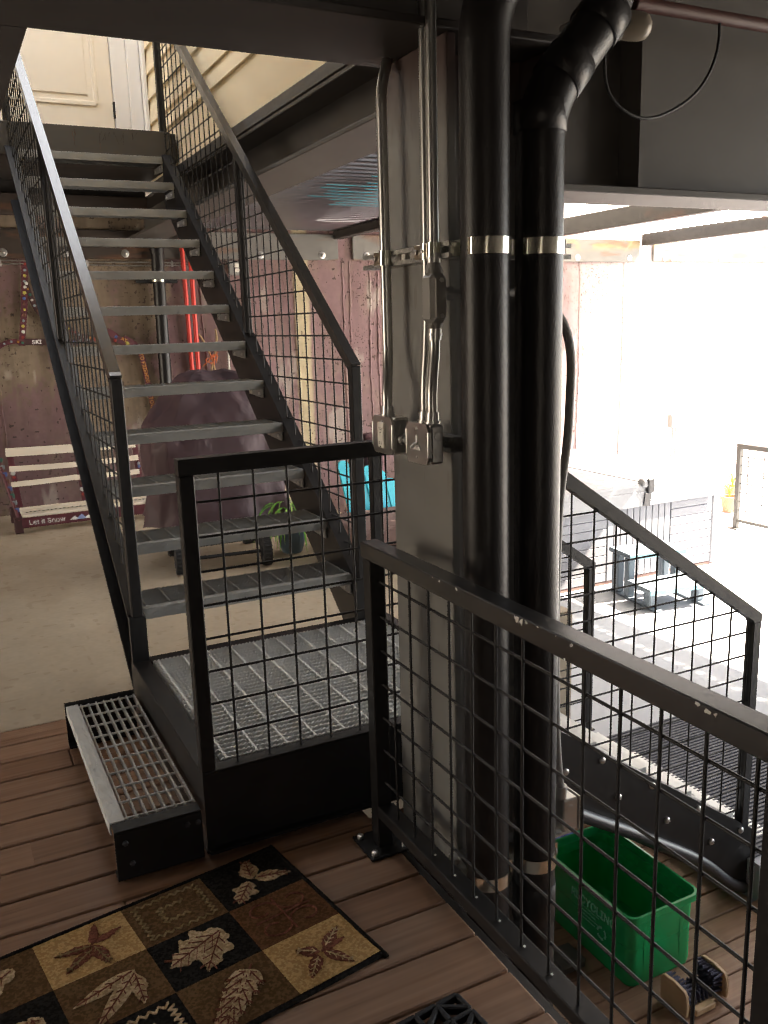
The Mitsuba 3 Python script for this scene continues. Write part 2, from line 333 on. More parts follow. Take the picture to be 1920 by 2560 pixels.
# ------------------------------------------------------------------ concrete wall
wall = thing('concrete_wall', 'tall board-formed concrete wall with peeling maroon paint behind the stairs', 'wall')
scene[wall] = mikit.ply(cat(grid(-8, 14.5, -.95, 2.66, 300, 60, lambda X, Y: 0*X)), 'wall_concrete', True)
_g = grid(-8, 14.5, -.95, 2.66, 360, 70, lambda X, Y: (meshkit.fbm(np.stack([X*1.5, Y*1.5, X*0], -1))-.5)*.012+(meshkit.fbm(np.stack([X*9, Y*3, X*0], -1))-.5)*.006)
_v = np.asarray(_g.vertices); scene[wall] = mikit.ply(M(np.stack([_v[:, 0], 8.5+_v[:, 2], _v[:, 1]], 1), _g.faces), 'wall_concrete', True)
add(wall, 'backing', box(-8, 14.5, 8.53, 8.9, -.95, 2.66), 'ground_dirt')
def ridge(x, z0, z1, w=.018, d=.012, seed=0):
    zs = np.arange(z0, z1, .02); r = np.random.default_rng(seed); o = []
    jx = np.cumsum(r.normal(0, .0016, len(zs))); jx -= np.linspace(0, jx[-1], len(zs))
    p = np.stack([x+jx+r.normal(0, .002, len(zs)), 8.497+0*zs, zs], 1)
    m = tube(p, w*(.5+.4*r.random(len(zs))), 6); v = np.asarray(m.vertices).copy(); v[:, 1] = 8.5+(v[:, 1]-8.497)*d/w*1.5; return M(v, m.faces)
for x, s in ((.50, 1), (3.86, 2), (3.94, 3), (4.17, 4), (4.27, 5), (3.33, 6), (7.62, 7), (6.94, 8), (1.1, 9), (-1.0, 10), (2.02, 12), (2.36, 13)):
    add(wall, 'joint_ridge', ridge(x, 0.02 if x < 3 else -.78, 2.24, seed=s, w=.012 if x < 3 else .016), 'wall_concrete', True)

def ledger(x0, x1, z0, z1, bolts, label):
    k = thing('ledger_plate', label, 'steel plate', 'steel plates bolted along the concrete wall')
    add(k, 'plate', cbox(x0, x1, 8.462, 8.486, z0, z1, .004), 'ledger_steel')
    for b in bolts:
        add(k, 'washer', disc((b, 8.462, 2.295), (0, -1, 0), .036, .007, 18), 'bolt_metal', 30)
        add(k, 'bolt', disc((b, 8.455, 2.295), (0, -1, 0), .018, .022, 6), 'bolt_metal')
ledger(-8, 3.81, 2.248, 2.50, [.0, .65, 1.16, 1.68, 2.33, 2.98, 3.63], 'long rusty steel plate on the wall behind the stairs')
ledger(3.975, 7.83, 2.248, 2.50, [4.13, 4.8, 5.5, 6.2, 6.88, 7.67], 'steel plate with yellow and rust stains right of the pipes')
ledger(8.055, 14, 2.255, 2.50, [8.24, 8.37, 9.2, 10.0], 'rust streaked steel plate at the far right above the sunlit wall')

# ------------------------------------------------------------------ roofs, beams, upper storey
def corrug(x0, x1, y0, y1, z, amp=.012, per=.1):
    return grid(x0, x1, y0, y1, 2, int((y1-y0)/per*8)+1, lambda X, Y: z+amp*np.sin(2*np.pi*Y/per)+0*X)
one('roof_panel', corrug(2.05, 4.9, 2.362, 8.46, 2.545, .018, .13), 'roof_clear', 'dark corrugated plastic ceiling with white reflections and painted turquoise ones beside the column', 'roof panel', True)
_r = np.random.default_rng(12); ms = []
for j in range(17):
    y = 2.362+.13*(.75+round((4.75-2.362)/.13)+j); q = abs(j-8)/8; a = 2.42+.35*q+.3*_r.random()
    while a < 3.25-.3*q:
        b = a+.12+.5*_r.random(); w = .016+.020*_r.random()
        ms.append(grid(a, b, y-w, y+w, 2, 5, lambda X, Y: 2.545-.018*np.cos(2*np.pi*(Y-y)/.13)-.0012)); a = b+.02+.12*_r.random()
add('roof_panel', 'painted_reflection', cat(ms), 'turquoise_reflection', True, kind='stuff')  # turquoise strips painted in the valleys stand in for a reflection
one('roof_panel', corrug(4.91, 7.80, 2.362, 8.46, 2.575), 'roof_translucent', 'bright translucent corrugated roof over the patio', 'roof panel', True)
for x, z0, z1, l in ((3.80, 2.45, 2.53, 'dark roof beam left of the column ending at the concrete wall'), (5.68, 2.40, 2.555, 'dark roof beam seen just right of the black pipes'),
                 (7.89, 2.44, 2.62, 'dark roof beam at the right with its end on the wall plate')):
    one('roof_beam', cbox(x-.045, x+.045, 2.4, 8.45, z0, z1, .004), 'beam_paint', l, 'beam', group=None)
def ibeam_x(x0, x1, y0, y1, z0, z1, tf=.021, tw=.014):
    ym = (y0+y1)/2
    return [('bottom_flange', cbox(x0, x1, y0, y1, z0, z0+tf)), ('web', box(x0, x1, ym-tw/2, ym+tw/2, z0+tf+.0005, z1-tf-.0005)), ('top_flange', cbox(x0, x1, y0, y1, z1-tf, z1))]
k = thing('steel_beam', 'dark steel beam crossing the top of the picture over the stair opening', 'beam')
for n, m in ibeam_x(-6, 1.58, 2.0, 2.366, 2.30, 2.70): add(k, n, m, 'beam_paint')
k = thing('steel_girder', 'deep gray steel girder at the top right behind the black pipes', 'beam')
for n, m in ibeam_x(1.60, 9.5, 2.10, 2.32, 1.955, 2.70): add(k, n, m, 'beam_gray')
add(k, 'stiffener', box(1.940, 1.954, 2.112, 2.202, 1.977, 2.678), 'beam_gray')
k = thing('steel_beam', 'long gray steel beam running back beneath the cream siding', 'beam')
s = 1.72/1.22
for n, m in (('bottom_flange', cbox(1.72, 2.045, 2.36, 8.44, 2.418, 2.440)), ('web', box(1.872, 1.892, 2.36, 8.44, 2.4405, 2.655)), ('top_flange', cbox(1.72, 2.045, 2.36, 8.44, 2.6555, 2.678)), ('sill', cbox(1.712, 1.80, 2.36, 7.40, 2.679, 2.742))):
    add(k, n, m, 'beam_gray')
k = thing('steel_beam', 'dark steel beam at the upper left edge of the stair opening', 'beam')
add(k, 'web', box(-.10, .29, 2.368, 6.455, 2.30, 2.70), 'beam_paint')
struct('ceiling', cat(box(-6, 9.5, -4, 2.36, 2.705, 2.95), box(-6, .285, 2.362, 7.6, 2.705, 2.95), box(.287, 1.715, 6.53, 7.6, 2.76, 2.95), box(-6, 1.715, 7.605, 8.6, 2.66, 2.93)), 'beam_paint')
k = thing('stair_header', 'scratched dark steel header under the white door at the top of the stairs', 'beam')
add(k, 'plate', cbox(.40, 1.66, 6.46, 6.475, 2.745, 2.947, .003), 'beam_gray')
sr = np.random.default_rng(5); ms = []
for j in range(16):
    x = 1.0+.5*sr.random(); z = 2.93-.02*sr.random(); ms.append(tube([(x, 6.4598, z), (x+sr.normal(0, .012), 6.4596, z-.02-.09*sr.random()*(.3+.7*(j > 9)))], .0016, 5))
add(k, 'scratch', cat(ms), 'ledger_steel', kind='stuff')
k = thing('floor_beam', 'brown timber beam beneath the upper floor seen between the highest treads', 'beam')
add(k, 'beam', cbox(-4, 1.70, 7.5, 7.60, 2.50, 2.655, .006), 'ledger_steel')
struct('added_rear_walls', cat(box(-6, -1.9, -4.2, -3.9, -1.4, 2.95), box(-1.35, 9.5, -4.2, -3.9, -1.4, 2.95), box(-1.9, -1.35, -4.2, -3.9, 2.1, 2.95), box(-6.2, -5.9, -4.2, 3.1, -1.4, 2.95)), 'beam_gray')  # unseen walls added to block light, slot left open for pipe highlights
struct('added_porch_roof', cat(box(-4.2, 1.742, 1.2, 5.0, 5.42, 5.5), box(-4.2, -.9, 5.0, 7.0, 5.42, 5.5), box(1.45, 1.742, 5.0, 7.0, 5.42, 5.5), box(-4.2, 1.742, 7.0, 7.6, 5.42, 5.5), box(-4.2, -4.1, 1.2, 7.6, 2.95, 5.42), box(-4.1, 1.742, 1.2, 1.3, 2.95, 5.42)), 'siding_paint')  # unseen cover added to dim the stair top, its opening shapes the skylight
house = thing('house_wall', 'cream lap-siding wall beside the top of the stairs', 'house wall')
add(house, 'backing', cat(box(1.745, 4.9, 2.37, 9.2, 2.80, 5.4)), 'siding_paint')
for z0, z1 in ((2.742, 3.055), (3.055, 3.175), (3.175, 3.35), (3.35, 3.53), (3.53, 3.71), (3.71, 3.9)):
    v = [(1.722, y, z0-.012) for y in (2.37, 7.37)]+[(1.742, y, z1) for y in (2.37, 7.37)]+[(1.76, y, z0-.012) for y in (2.37, 7.37)]+[(1.76, y, z1) for y in (2.37, 7.37)]
    add(house, 'siding_board', M(v, [[0,1,3],[0,3,2],[0,4,5],[0,5,1],[4,6,7],[4,7,5],[2,3,7],[2,7,6]]), 'siding_paint')
add(house, 'corner_board', cbox(1.70, 1.724, 7.28, 7.37, 2.96, 4.6), 'trim_paint')
k = thing('house_wall', 'pale upper wall that holds the white door at the top of the stairs', 'house wall')
add(k, 'wall', box(-5, 4.9, 7.46, 7.6, 2.951, 5.4), 'trim_paint')
k = thing('panel_door', 'white panelled door with a dark hinge at the top of the stairs', 'door')
add(k, 'leaf', cbox(.36, 1.478, 7.40, 7.445, 2.962, 5.05, .003), 'door_paint')
for z0, z1 in ((3.305, 3.95), (4.1, 4.9)):
    xs, zs = (.52, 1.35), (z0, z1); w = .035
    fr = [bar((xs[0], 7.398, z), (xs[1], 7.398, z), .02, w, (0, 0, 1), .008) for z in zs]+[bar((x, 7.398, zs[0]), (x, 7.398, zs[1]), .02, w, (1, 0, 0), .008) for x in xs]
    add(k, 'moulding', cat(fr), 'door_paint'); add(k, 'panel', cbox(.58, 1.29, 7.390, 7.402, z0+.06, z1-.06, .008), 'door_paint')
add(k, 'jamb', cbox(1.484, 1.60, 7.385, 7.45, 2.955, 5.1, .004), 'trim_paint')
add(k, 'casing', cbox(1.602, 1.70, 7.37, 7.45, 2.955, 5.2, .006), 'trim_paint')
add(k, 'hinge', tube([(1.482, 7.392, 3.21), (1.482, 7.392, 3.33)], .010, 8), 'black_plain', 30)

# =================================================================== STAIRS
RUN, RISE, Y1, Z1 = .265, .2079, 3.515, .488
def nz(y): return Z1+(y-Y1)*RISE/RUN
SL, SR = .645, 1.588
LZ = .281
stair = thing('main_staircase', 'black steel staircase with galvanized grating treads rising to the door', 'staircase')
up = np.array([0, -RISE, RUN])/math.hypot(RUN, RISE)
def stringer(xw, toe):
    t = .010; y0, y1 = 3.50, 6.458; D = .352; ms = []
    def pl(xa, xb, da, db, e=0):
        v = []
        for y in (y0, y1):
            for x in (xa, xb):
                for d in (da, db): v.append((x, y, nz(y)-d))
        v = np.array(v); return M(v, BF)
    x2 = xw+toe*t; x3 = xw+toe*.066
    lo, hi = min(xw, x2), max(xw, x2); l3, h3 = min(x2, x3), max(x2, x3)
    return cat(pl(lo, hi, D, 0), pl(l3, h3, .018, .0005), pl(l3, h3, D-.0005, D-.018),
               box(min(xw, x3), max(xw, x3), 3.47, 3.4995, LZ+.002 if toe > 0 else .004, .47))
add(stair, 'stringer', stringer(SL, -1), 'black_paint'); add(stair, 'stringer', stringer(SR+.002, 1), 'black_paint')
def tread(parent, x0, x1, y, z, dirv=1):
    """tread along x, nosing at y facing -y"""
    k = num(parent+'__tread')
    d = .245
    scene[k] = mikit.ply(cat(cbox(x0, x1, y, y+.034, z-.006, z, .0015), cbox(x0, x1, y, y+.005, z-.048, z-.0062, .0015)), 'tread_shaded')
    bars = [place(serrated(x1-x0, .026, .0045), (x0, y+.050+.0285*i, z-.001)) for i in range(9)]
    rods = [bar((x, y+.036, z-.006), (x, y+.290, z-.006), .006, .007, c=.001) for x in np.arange(x0+.02, x1, .1016)]
    add(k, 'grating', cat(bars+rods), 'tread_shaded', kind='stuff')
    add(k, 'checker_pattern', cat(lugs((x0, y-.0005, z-.024), (x1, y-.0005, z-.024), (0, -1, 0), (0, 0, 1), .030), lugs((x0, y+.017, z), (x1, y+.017, z), (0, 0, 1), (0, 1, 0), .03)), 'tread_shaded', kind='stuff')
    for xe, s in ((x0, 1), (x1, -1)):
        xa, xb = sorted((xe+s*.001, xe+s*.007))
        poly = [(.006, -.0495), (.236, -.0495), (.236, -.082), (.030, -.095), (.006, -.095)]
        add(k, 'end_plate', xf(prism(poly, .006), (xa, y, z), (0, 1, 0), (0, 0, 1), (1, 0, 0)), 'tread_shaded')
        for yy in (.05, .19): add(k, 'bolt', disc((xb if s > 0 else xa, y+yy, z-.073), (s, 0, 0), .010, .008, 6), 'bolt_metal')
    return k
for i in range(12): tread(stair, SL+.004, SR-.002, Y1+RUN*i, Z1+RISE*i)

# ------------------------------------------------------------------ landing
LX0, LX1, LY0, LY1 = .578, 1.752, 2.435, 3.512
land = thing('landing_platform', 'low black steel landing with galvanized grating at the foot of the stairs', 'platform')
add(land, 'fascia', cat(box(LX0, LX1, LY0, LY0+.008, .03, LZ-.0085), cbox(LX0, LX1, LY0, LY0+.052, LZ-.008, LZ, .002), box(LX0, LX1, LY0-.03, LY0+.04, .022, .030)), 'black_paint')
add(land, 'side_channel', cat(box(LX0, LX0+.008, LY0+.0085, LY1, .004, LZ-.0085), cbox(LX0, LX0+.068, LY0+.0525, LY1, LZ-.008, LZ-.0004, .002)), 'black_paint')
add(land, 'side_channel', cat(box(LX1-.008, LX1, LY0+.0085, LY1, -.2, LZ-.0085), cbox(LX1-.06, LX1, LY0+.0525, LY1, LZ-.008, LZ-.0004, .002)), 'black_paint')
add(land, 'back_channel', cat(box(LX0+.0085, LX1-.0085, LY1-.008, LY1, .05, LZ-.0085), cbox(LX0+.0685, LX1-.0605, LY1-.058, LY1, LZ-.008, LZ-.0008, .002)), 'black_paint')
gx0, gx1, gy0, gy1 = LX0+.076, LX1-.068, LY0+.062, LY1-.066
for i in range(32):
    y = gy0+(gy1-gy0)*i/31
    add(land, 'bearing_bar', place(serrated(gx1-gx0, .032, .0055, .0155, .0055), (gx0, y, LZ+.004)), 'tread_galv')
for x in np.arange(gx0+.02, gx1, .1016): add(land, 'cross_rod', bar((x, gy0, LZ-.002), (x, gy1, LZ-.002), .0065, .0075, c=.001), 'tread_galv')
add(land, 'saddle_clip', cat(cbox(gx0+.012, gx0+.052, 2.86, 2.895, LZ-.004, LZ+.009, .002), disc((gx0+.032, 2.8775, LZ+.009), (0, 0, 1), .009, .005, 6)), 'bolt_metal')

# ------------------------------------------------------------------ low step
st = thing('deck_step', 'low open grating step with a checker plate nosing beside the landing', 'step')
SX0, SX1, SY0, SY1, SZ = .302, .566, 2.434, 3.447, .167
add(st, 'end_channel', cat(box(SX0+.004, SX1, SY0, SY0+.008, .006, SZ-.0085), cbox(SX0+.004, SX1, SY0, SY0+.055, SZ-.008, SZ-.001, .002), box(SX0+.004, SX1, SY0+.0085, SY0+.05, .006, .014)), 'black_paint')
add(st, 'end_channel', cat(box(SX0-.004, SX1, SY1-.008, SY1, .006, SZ+.012), box(SX0-.004, SX1, SY1-.05, SY1-.0085, .006, .014)), 'black_paint')
nk = add(st, 'nosing', cat(cbox(SX0, SX0+.046, SY0+.056, SY1-.009, SZ-.006, SZ+.001, .002), cbox(SX0, SX0+.005, SY0+.056, SY1-.009, SZ-.038, SZ-.0062, .001)), 'tread_galv')
add(nk, 'checker_pattern', cat(lugs((SX0+.013, SY0+.06, SZ+.001), (SX0+.013, SY1-.012, SZ+.001), (0, 0, 1), (1, 0, 0), .02), lugs((SX0+.033, SY0+.073, SZ+.001), (SX0+.033, SY1-.012, SZ+.001), (0, 0, 1), (1, 0, 0), .02)), 'tread_galv', kind='stuff')
for i in range(8):
    b = serrated(SY1-SY0-.066, .028, .0048, .0135, .0045); v = np.asarray(b.vertices); x = SX0+.055+.0293*i
    add(st, 'bearing_bar', M(np.stack([x-v[:, 1], SY0+.056+v[:, 0], SZ+v[:, 2]], 1), b.faces), 'tread_galv')
for i in range(10):
    y = SY0+.072+.1016*i
    if y < SY1-.012: add(st, 'cross_rod', bar((SX0+.047, y, SZ-.006), (SX0+.262, y, SZ-.006), .006, .0075, c=.001), 'tread_galv')
for x, z in ((.335, .125), (.52, .13), (.553, .128), (.35, .055)): add(st, 'bolt', disc((x, SY0, z), (0, -1, 0), .0095, .007, 6), 'hose_gray')

# ------------------------------------------------------------------ stairs down to the patio
ps = thing('patio_staircase', 'short black steel stair going down to the patio behind the pipes', 'staircase')
PS = .684; PR, PT = .1835, .2675
def pz(x): return .086-(x-1.937)*PS-.004
for yw, s in ((2.436, 1), (3.50, -1)):
    ya, yb = sorted((yw, yw+s*.010)); yc, yd = sorted((yw+s*.0105, yw+s*.066))
    def pl(y0, y1, da, db, xa=1.7525, xb=3.047):
        return M([(x, y, pz(x)-d) for x in (xa, xb) for y in (y0, y1) for d in (da, db)], BF)
    add(ps, 'stringer', cat(pl(ya, yb, .318, 0), pl(yc, yd, .018, .0005), pl(yc, yd, .3175, .300)), 'black_paint')
for i in range(5):
    x, z = 1.932+PT*i, -.052-PR*i
    k = num(ps+'__tread')
    scene[k] = mikit.ply(cat(cbox(x-.02, x+.20, 2.508, 3.428, z-.03, z, .002), cbox(x+.2005, x+.245, 2.508, 3.428, z-.045, z+.001, .002)), 'tread_galv')
    add(k, 'checker_pattern', cat([lugs((x+.02+.03*j, 2.52, z), (x+.02+.03*j, 3.42, z), (0, 0, 1), (1, 0, 0), .03) for j in range(7)]), 'tread_galv', kind='stuff')
    for b in (.03, .209):
        if x+b > 1.9: add(k, 'bolt', disc((x+b, 2.436, z-.038), (0, -1, 0), .0145, .011, 12), 'bolt_metal', 40)
add(ps, 'edge_plate', M([(xx, y, pz(xx)+.004+dz) for xx in (1.80, 2.97) for y in (2.503, 2.60) for dz in (-.012, 0)], BF), 'tread_galv', label='galvanized checker plate strip along the stringer')
add(ps, 'checker_pattern', lugs((1.82, 2.535, pz(1.82)+.004), (2.95, 2.535, pz(2.95)+.004), (PS/1.21, 0, 1/1.21), (0, 1, 0), .05, .03), 'tread_galv', kind='stuff')
add(ps, 'checker_pattern', lugs((1.83, 2.572, pz(1.83)+.004), (2.95, 2.572, pz(2.95)+.004), (PS/1.21, 0, 1/1.21), (0, 1, 0), .05, .03), 'tread_galv', kind='stuff')

# =================================================================== RAILINGS
TB = .044
# main stair rails (both sides): planes x = const
def stair_rail(x, label):
    k = thing('stair_railing', label, 'railing')
    a = RISE/RUN; yb, zt = 3.482, 1.438
    def top(y): return zt+(y-yb)*a*1.013
    sq = math.cos(math.atan(a)); v = .046/sq
    add(k, 'post', cbox(x-TB/2, x+TB/2, yb-TB/2, yb+TB/2, .472, zt-.012, .003), 'black_paint')
    yT = 6.60
    P = [(yb-TB/2, zt-.010), (yb-TB/2+.002, zt-.0005), (yb+.0, zt+.012), (yT, top(yT)+.012), (yT, top(yT)+.012-v), (yb+TB/2, zt+.012-v+.018), (yb+TB/2, zt-.010)]
    add(k, 'top_rail', xf(prism(P, TB), (x-TB/2, 0, 0), (0, 1, 0), (0, 0, 1), (1, 0, 0)), 'black_paint')
    scene[k+'__top_rail']['bsdf'] = {'type': 'ref', 'id': 'rail_gloss'}
    for ym in (4.90, 6.50):
        z0 = nz(ym)-.004 if ym < 6 else 2.79
        add(k, 'post', cbox(x-TB/2, x+TB/2, ym-TB/2, ym+TB/2, z0, top(ym)+.012-v, .003), 'black_paint')
    for j in range(29):
        y = 3.602+.1055*j
        if y > 6.56: break
        if abs(y-4.9) < .03 or abs(y-6.5) < .03: continue
        add(k, 'wire', wire((x, y, nz(min(y, 6.45))+.001), (x, y, top(y)+.012-v+.004)), 'black_plain', True)
    for j in range(36):
        z = .50+.1055*j
        ya = max(3.505, yb+(z-.004-zt-.012+v)/(a*1.013)); ye = min(6.56, Y1+(z-Z1)/a-.012)
        if ye-ya < .03: continue
        add(k, 'wire', wire((x+.006, ya, z), (x+.006, ye+.01, z)), 'black_plain', True)
    return k
stair_rail(.613, 'black mesh railing on the left of the main stairs with brightly lit top rail')
stair_rail(1.622, 'black wire mesh railing on the right side of the main stairs')

# landing front rail, then down along the patio stair
def down_rail(y, ztop, x_start, label, far=False):
    k = thing('landing_railing', label, 'railing')
    xb = 1.920 if far else 1.700; xe = 2.972; sl = PS; ex = math.cos(math.atan(sl)); v = .047/ex
    def top(x): return ztop if x <= xb else ztop-(x-xb)*sl
    y0, y1 = y-TB/2, y+TB/2
    P = [(x_start, ztop), (xb, ztop), (xe+TB/2, top(xe+TB/2)), (xe+TB/2, top(xe)-.05), (xe-TB/2, top(xe)-.05), (xe-TB/2-.003, top(xe-TB/2)-v+.002), (xb-.012, ztop-.047), (x_start, ztop-.047)]
    add(k, 'top_rail', xf(prism(P, TB), (0, y1, 0), (1, 0, 0), (0, 0, 1), (0, -1, 0)), 'black_paint')
    posts = [LX0+TB/2, xb+.01] if not far else [1.722]
    for x in posts: add(k, 'post', cbox(x-TB/2, x+TB/2, y0, y1, LZ+.0005, ztop-.0475, .003), 'black_paint')
    add(k, 'post', cbox(xe-TB/2, xe+TB/2, y0, y1, pz(xe)-.1 if not far else -.62, top(xe)-.0505, .003), 'black_paint')
    add(k, 'base_plate', cbox(xe-.035, xe+.035, y-.033 if far else y0, y+.03, -.622 if far else pz(xe)-.112, -.614 if far else pz(xe)-.104, .002), 'black_paint')
    if not far:
        for j in range(10):
            x = .697+.1056*j
            if x < xb-.03: add(k, 'wire', wire((x, y, LZ+.002), (x, y, ztop-.045)), 'black_plain', True)
        for j in range(8):
            z = 1.111-.1042*j; add(k, 'wire', wire((LX0+TB-.002, y+.006, z), (xb, y+.006, z)), 'black_plain', True)
    for j in range(12):
        x = 1.778+.1056*j
        if x < xe-.03: add(k, 'wire', wire((x, y, pz(x)+.002), (x, y, top(x)-v+.004)), 'black_plain', True)
    for j in range(22):
        z = 1.111-.1042*j
        a = max(xb+.012, 1.937+(.082-z)/PS-.02); b = min(xe-.02, xb+(ztop-v-z)/sl+.006)
        if b-a > .03: add(k, 'wire', wire((a, y+.006, z), (b, y+.006, z)), 'black_plain', True)
    return k
down_rail(2.457, 1.243, LX0, 'black mesh railing along the landing front that slopes down beyond the pipes')
down_rail(3.515, 1.070, 1.70, 'farther black mesh railing on the wall side of the patio stairs', True)

# foreground deck railing, plane x = const
fx = 1.054+TB/2
fr = thing('deck_railing', 'long black mesh railing in the foreground with chipped paint along its top rail', 'railing')
FZ = .981
add(fr, 'top_rail', cbox(1.050, 1.105, -1.2, 2.258, FZ-.048, FZ, .003), 'black_paint')
scene[fr+'__top_rail']['bsdf'] = {'type': 'ref', 'id': 'rail_gloss'}
add(fr, 'bottom_rail', cbox(1.054, 1.108, -1.2, 2.206, .112, .150, .003), 'black_paint')
for y in (2.228, .809, -.61): add(fr, 'post', cbox(1.054, 1.054+.048, y-.024, y+.024, .008, FZ-.0485, .003), 'black_paint')
for y in (2.228, .809):
    pk = add(fr, 'base_plate', cbox(1.006, 1.150, y-.072, y+.072, .0025, .0105, .002), 'black_paint')
    for dx in (-.052, .052):
        for dy in (-.052, .052): add(pk, 'bolt', disc((1.078+dx, y+dy, .0105), (0, 0, 1), .011, .014, 8), 'bolt_metal', 40)
for j in range(32):
    y = 2.112-.1040*j
    if abs(y-.809) > .03 and abs(y+.61) > .03: add(fr, 'wire', wire((fx, y, .149), (fx, y, FZ-.046)), 'black_plain', True)
for j in range(7):
    z = .866-.1066*j; add(fr, 'wire', wire((fx+.006, -1.2, z), (fx+.006, 2.21, z)), 'black_plain', True)
cr = np.random.default_rng(3); ms = []
def chip(y, z, s):
    a = np.sort(cr.random(7)*2*np.pi); r = s*(.55+.6*cr.random(7))
    P = [(r[i]*1.3*math.cos(a[i]), r[i]*math.sin(a[i])) for i in range(7)]
    from shapely.geometry import Polygon
    g = Polygon(P).convex_hull if not Polygon(P).is_valid else Polygon(P)
    return xf(prism(g, .0012), (1.0492, y, z), (0, -1, 0), (0, 0, 1), (1, 0, 0))
for y, z, s in ((1.80, FZ-.006, .004), (1.835, FZ-.005, .002), (1.72, FZ-.006, .004), (1.474, FZ-.007, .010), (1.455, FZ-.009, .008), (1.44, FZ-.005, .005), (1.29, FZ-.008, .005), (.967, FZ-.005, .005), (.945, FZ-.011, .006), (.925, FZ-.010, .007), (1.40, FZ-.004, .002), (1.34, FZ-.004, .002), (1.31, FZ-.044, .003)):
    ms.append(chip(y, z, s))
for y in (1.905, 1.80, 1.695, 1.59, 1.487, 1.383): ms.append(place(disc((0, 0, 0), (.3, -.4, .9), .003, .003, 6), (fx+.004, y-.006, .1515)))
add(fr, 'paint_chip', cat(ms), 'chip', kind='stuff')

# far railing on the patio
k = thing('patio_railing', 'gray railing at the far right edge of the patio', 'railing')
add(k, 'post', cbox(7.93, 7.98, 6.88, 6.93, -.792, .12, .003), 'beam_gray'); add(k, 'top_rail', cbox(7.93, 7.98, 3.2, 6.93, .1205, .172, .003), 'beam_gray'); add(k, 'bottom_rail', cbox(7.94, 7.97, 3.2, 6.879, -.72, -.69, .003), 'beam_gray')
add(k, 'post', cbox(7.93, 7.98, 4.9, 4.95, -.792, .12, .003), 'beam_gray'); add(k, 'base_plate', cbox(7.89, 8.02, 6.84, 6.97, -.799, -.7925), 'beam_gray')
for j in range(17): add(k, 'wire', wire((7.955, 6.78-.21*j, -.69), (7.955, 6.78-.21*j, .121), .004), 'black_plain', True)
for j in range(7): add(k, 'wire', wire((7.955, 3.2, .03-.102*j), (7.955, 6.89, .03-.102*j), .004), 'black_plain', True)

# =================================================================== COLUMN AND SERVICES
col = thing('steel_column', 'gray painted wide flange steel column in the middle with rust at its top', 'column')
CY0, CY1 = 2.015, 2.357
add(col, 'flange', cbox(1.220, 1.246, CY0, CY1, -.965, 2.299, .003), 'column_paint')
add(col, 'web', box(1.2465, 1.5535, 2.178, 2.194, -.965, 2.299), 'column_paint')
add(col, 'flange', cbox(1.554, 1.580, CY0, CY1, -.965, 2.299, .003), 'column_paint')
add(col, 'base_plate', cbox(1.17, 1.63, 1.99, 2.40, -.968, -.942), 'beam_paint')
one('concrete_block', cbox(1.93, 2.06, 2.40, 2.52, -.965, -.92, .012), 'beam_gray', 'small gray concrete block on the lower deck behind the black pipes', 'block')

def strut(a, b, out, lab, up=(0, 0, 1)):
    """slotted strut channel from a to b, open side towards out"""
    k = thing('strut_channel', lab, 'bracket')
    a, b, out, up = (np.asarray(v, float) for v in (a, b, out, up)); w, t = .041, .003
    def sl(o0, o1, u0, u1): return M([q+out*o+up*u for q in (a, b) for o in (o0, o1) for u in (u0, u1)], BF)
    add(k, 'channel', cat(sl(0, t, -w/2, w/2), sl(t, w, w/2-t, w/2-.0002), sl(t, w, -w/2+.0002, -w/2+t), sl(w-t, w-.0002, w/2-t-.009, w/2-t), sl(w-t, w-.0002, -w/2+t, -w/2+t+.009)), 'galv')
    return k
s1 = strut((1.218, 2.44, 1.778), (1.218, 1.945, 1.778), (-1, 0, 0), 'slotted metal strut on the gray column that holds three conduits')
for y in (2.10, 2.15, 2.20): add(s1, 'nut', cbox(1.185, 1.20, y-.012, y+.012, 1.766, 1.790, .002), 'bolt_metal')
s2 = strut((1.190, 2.012, 1.778), (1.58, 2.012, 1.778), (0, -1, 0), 'dark metal strut behind the two black pipes near eye height')
s3 = strut((1.190, 2.012, .035), (1.62, 2.012, .035), (0, -1, 0), 'dark metal strut behind the two black pipes near the deck')
s4 = strut((1.218, 2.33, 1.285), (1.218, 1.95, 1.285), (-1, 0, 0), 'metal strut behind the outlet and switch boxes')

def pipe_black(x, y, zb, zt, top, label, r=.0615):
    k = thing('black_pipe', label, 'pipe')
    pts = bend([(x, y, zb), (x, y, zt)]+top, .10, 9)
    add(k, 'pipe', tube(pts, r, 36), 'pipe_black', True)
    return k
p1 = pipe_black(1.254, 1.90, -.965, 2.34, [(1.50, 1.90, 2.585), (1.51, 1.9, 2.69)], 'left of the two thick black drain pipes in front of the column')
p2 = pipe_black(1.419, 1.90, -.965, 2.12, [(1.645, 1.90, 2.382), (1.665, 1.90, 2.69)], 'right one of the two thick black drain pipes, bending to the right at its top')
def sleeve(a, b, r): return tube([a, b], r, 36)
add(p2, 'coupling', sleeve((1.419, 1.9, 2.055), (1.419, 1.9, 2.125), .0665), 'pipe_black', True)
d = np.array([.226, 0, .262])/.346; c0 = np.array([1.419, 1.9, 2.12])
add(p2, 'coupling', sleeve(c0+d*.07, c0+d*.15, .066), 'pipe_black', True); add(p2, 'coupling', sleeve(c0+d*.245, c0+d*.32, .0665), 'pipe_black', True)
add(p2, 'coupling', sleeve((1.419, 1.9, -.16), (1.419, 1.9, -.04), .0645), 'pipe_black', True)
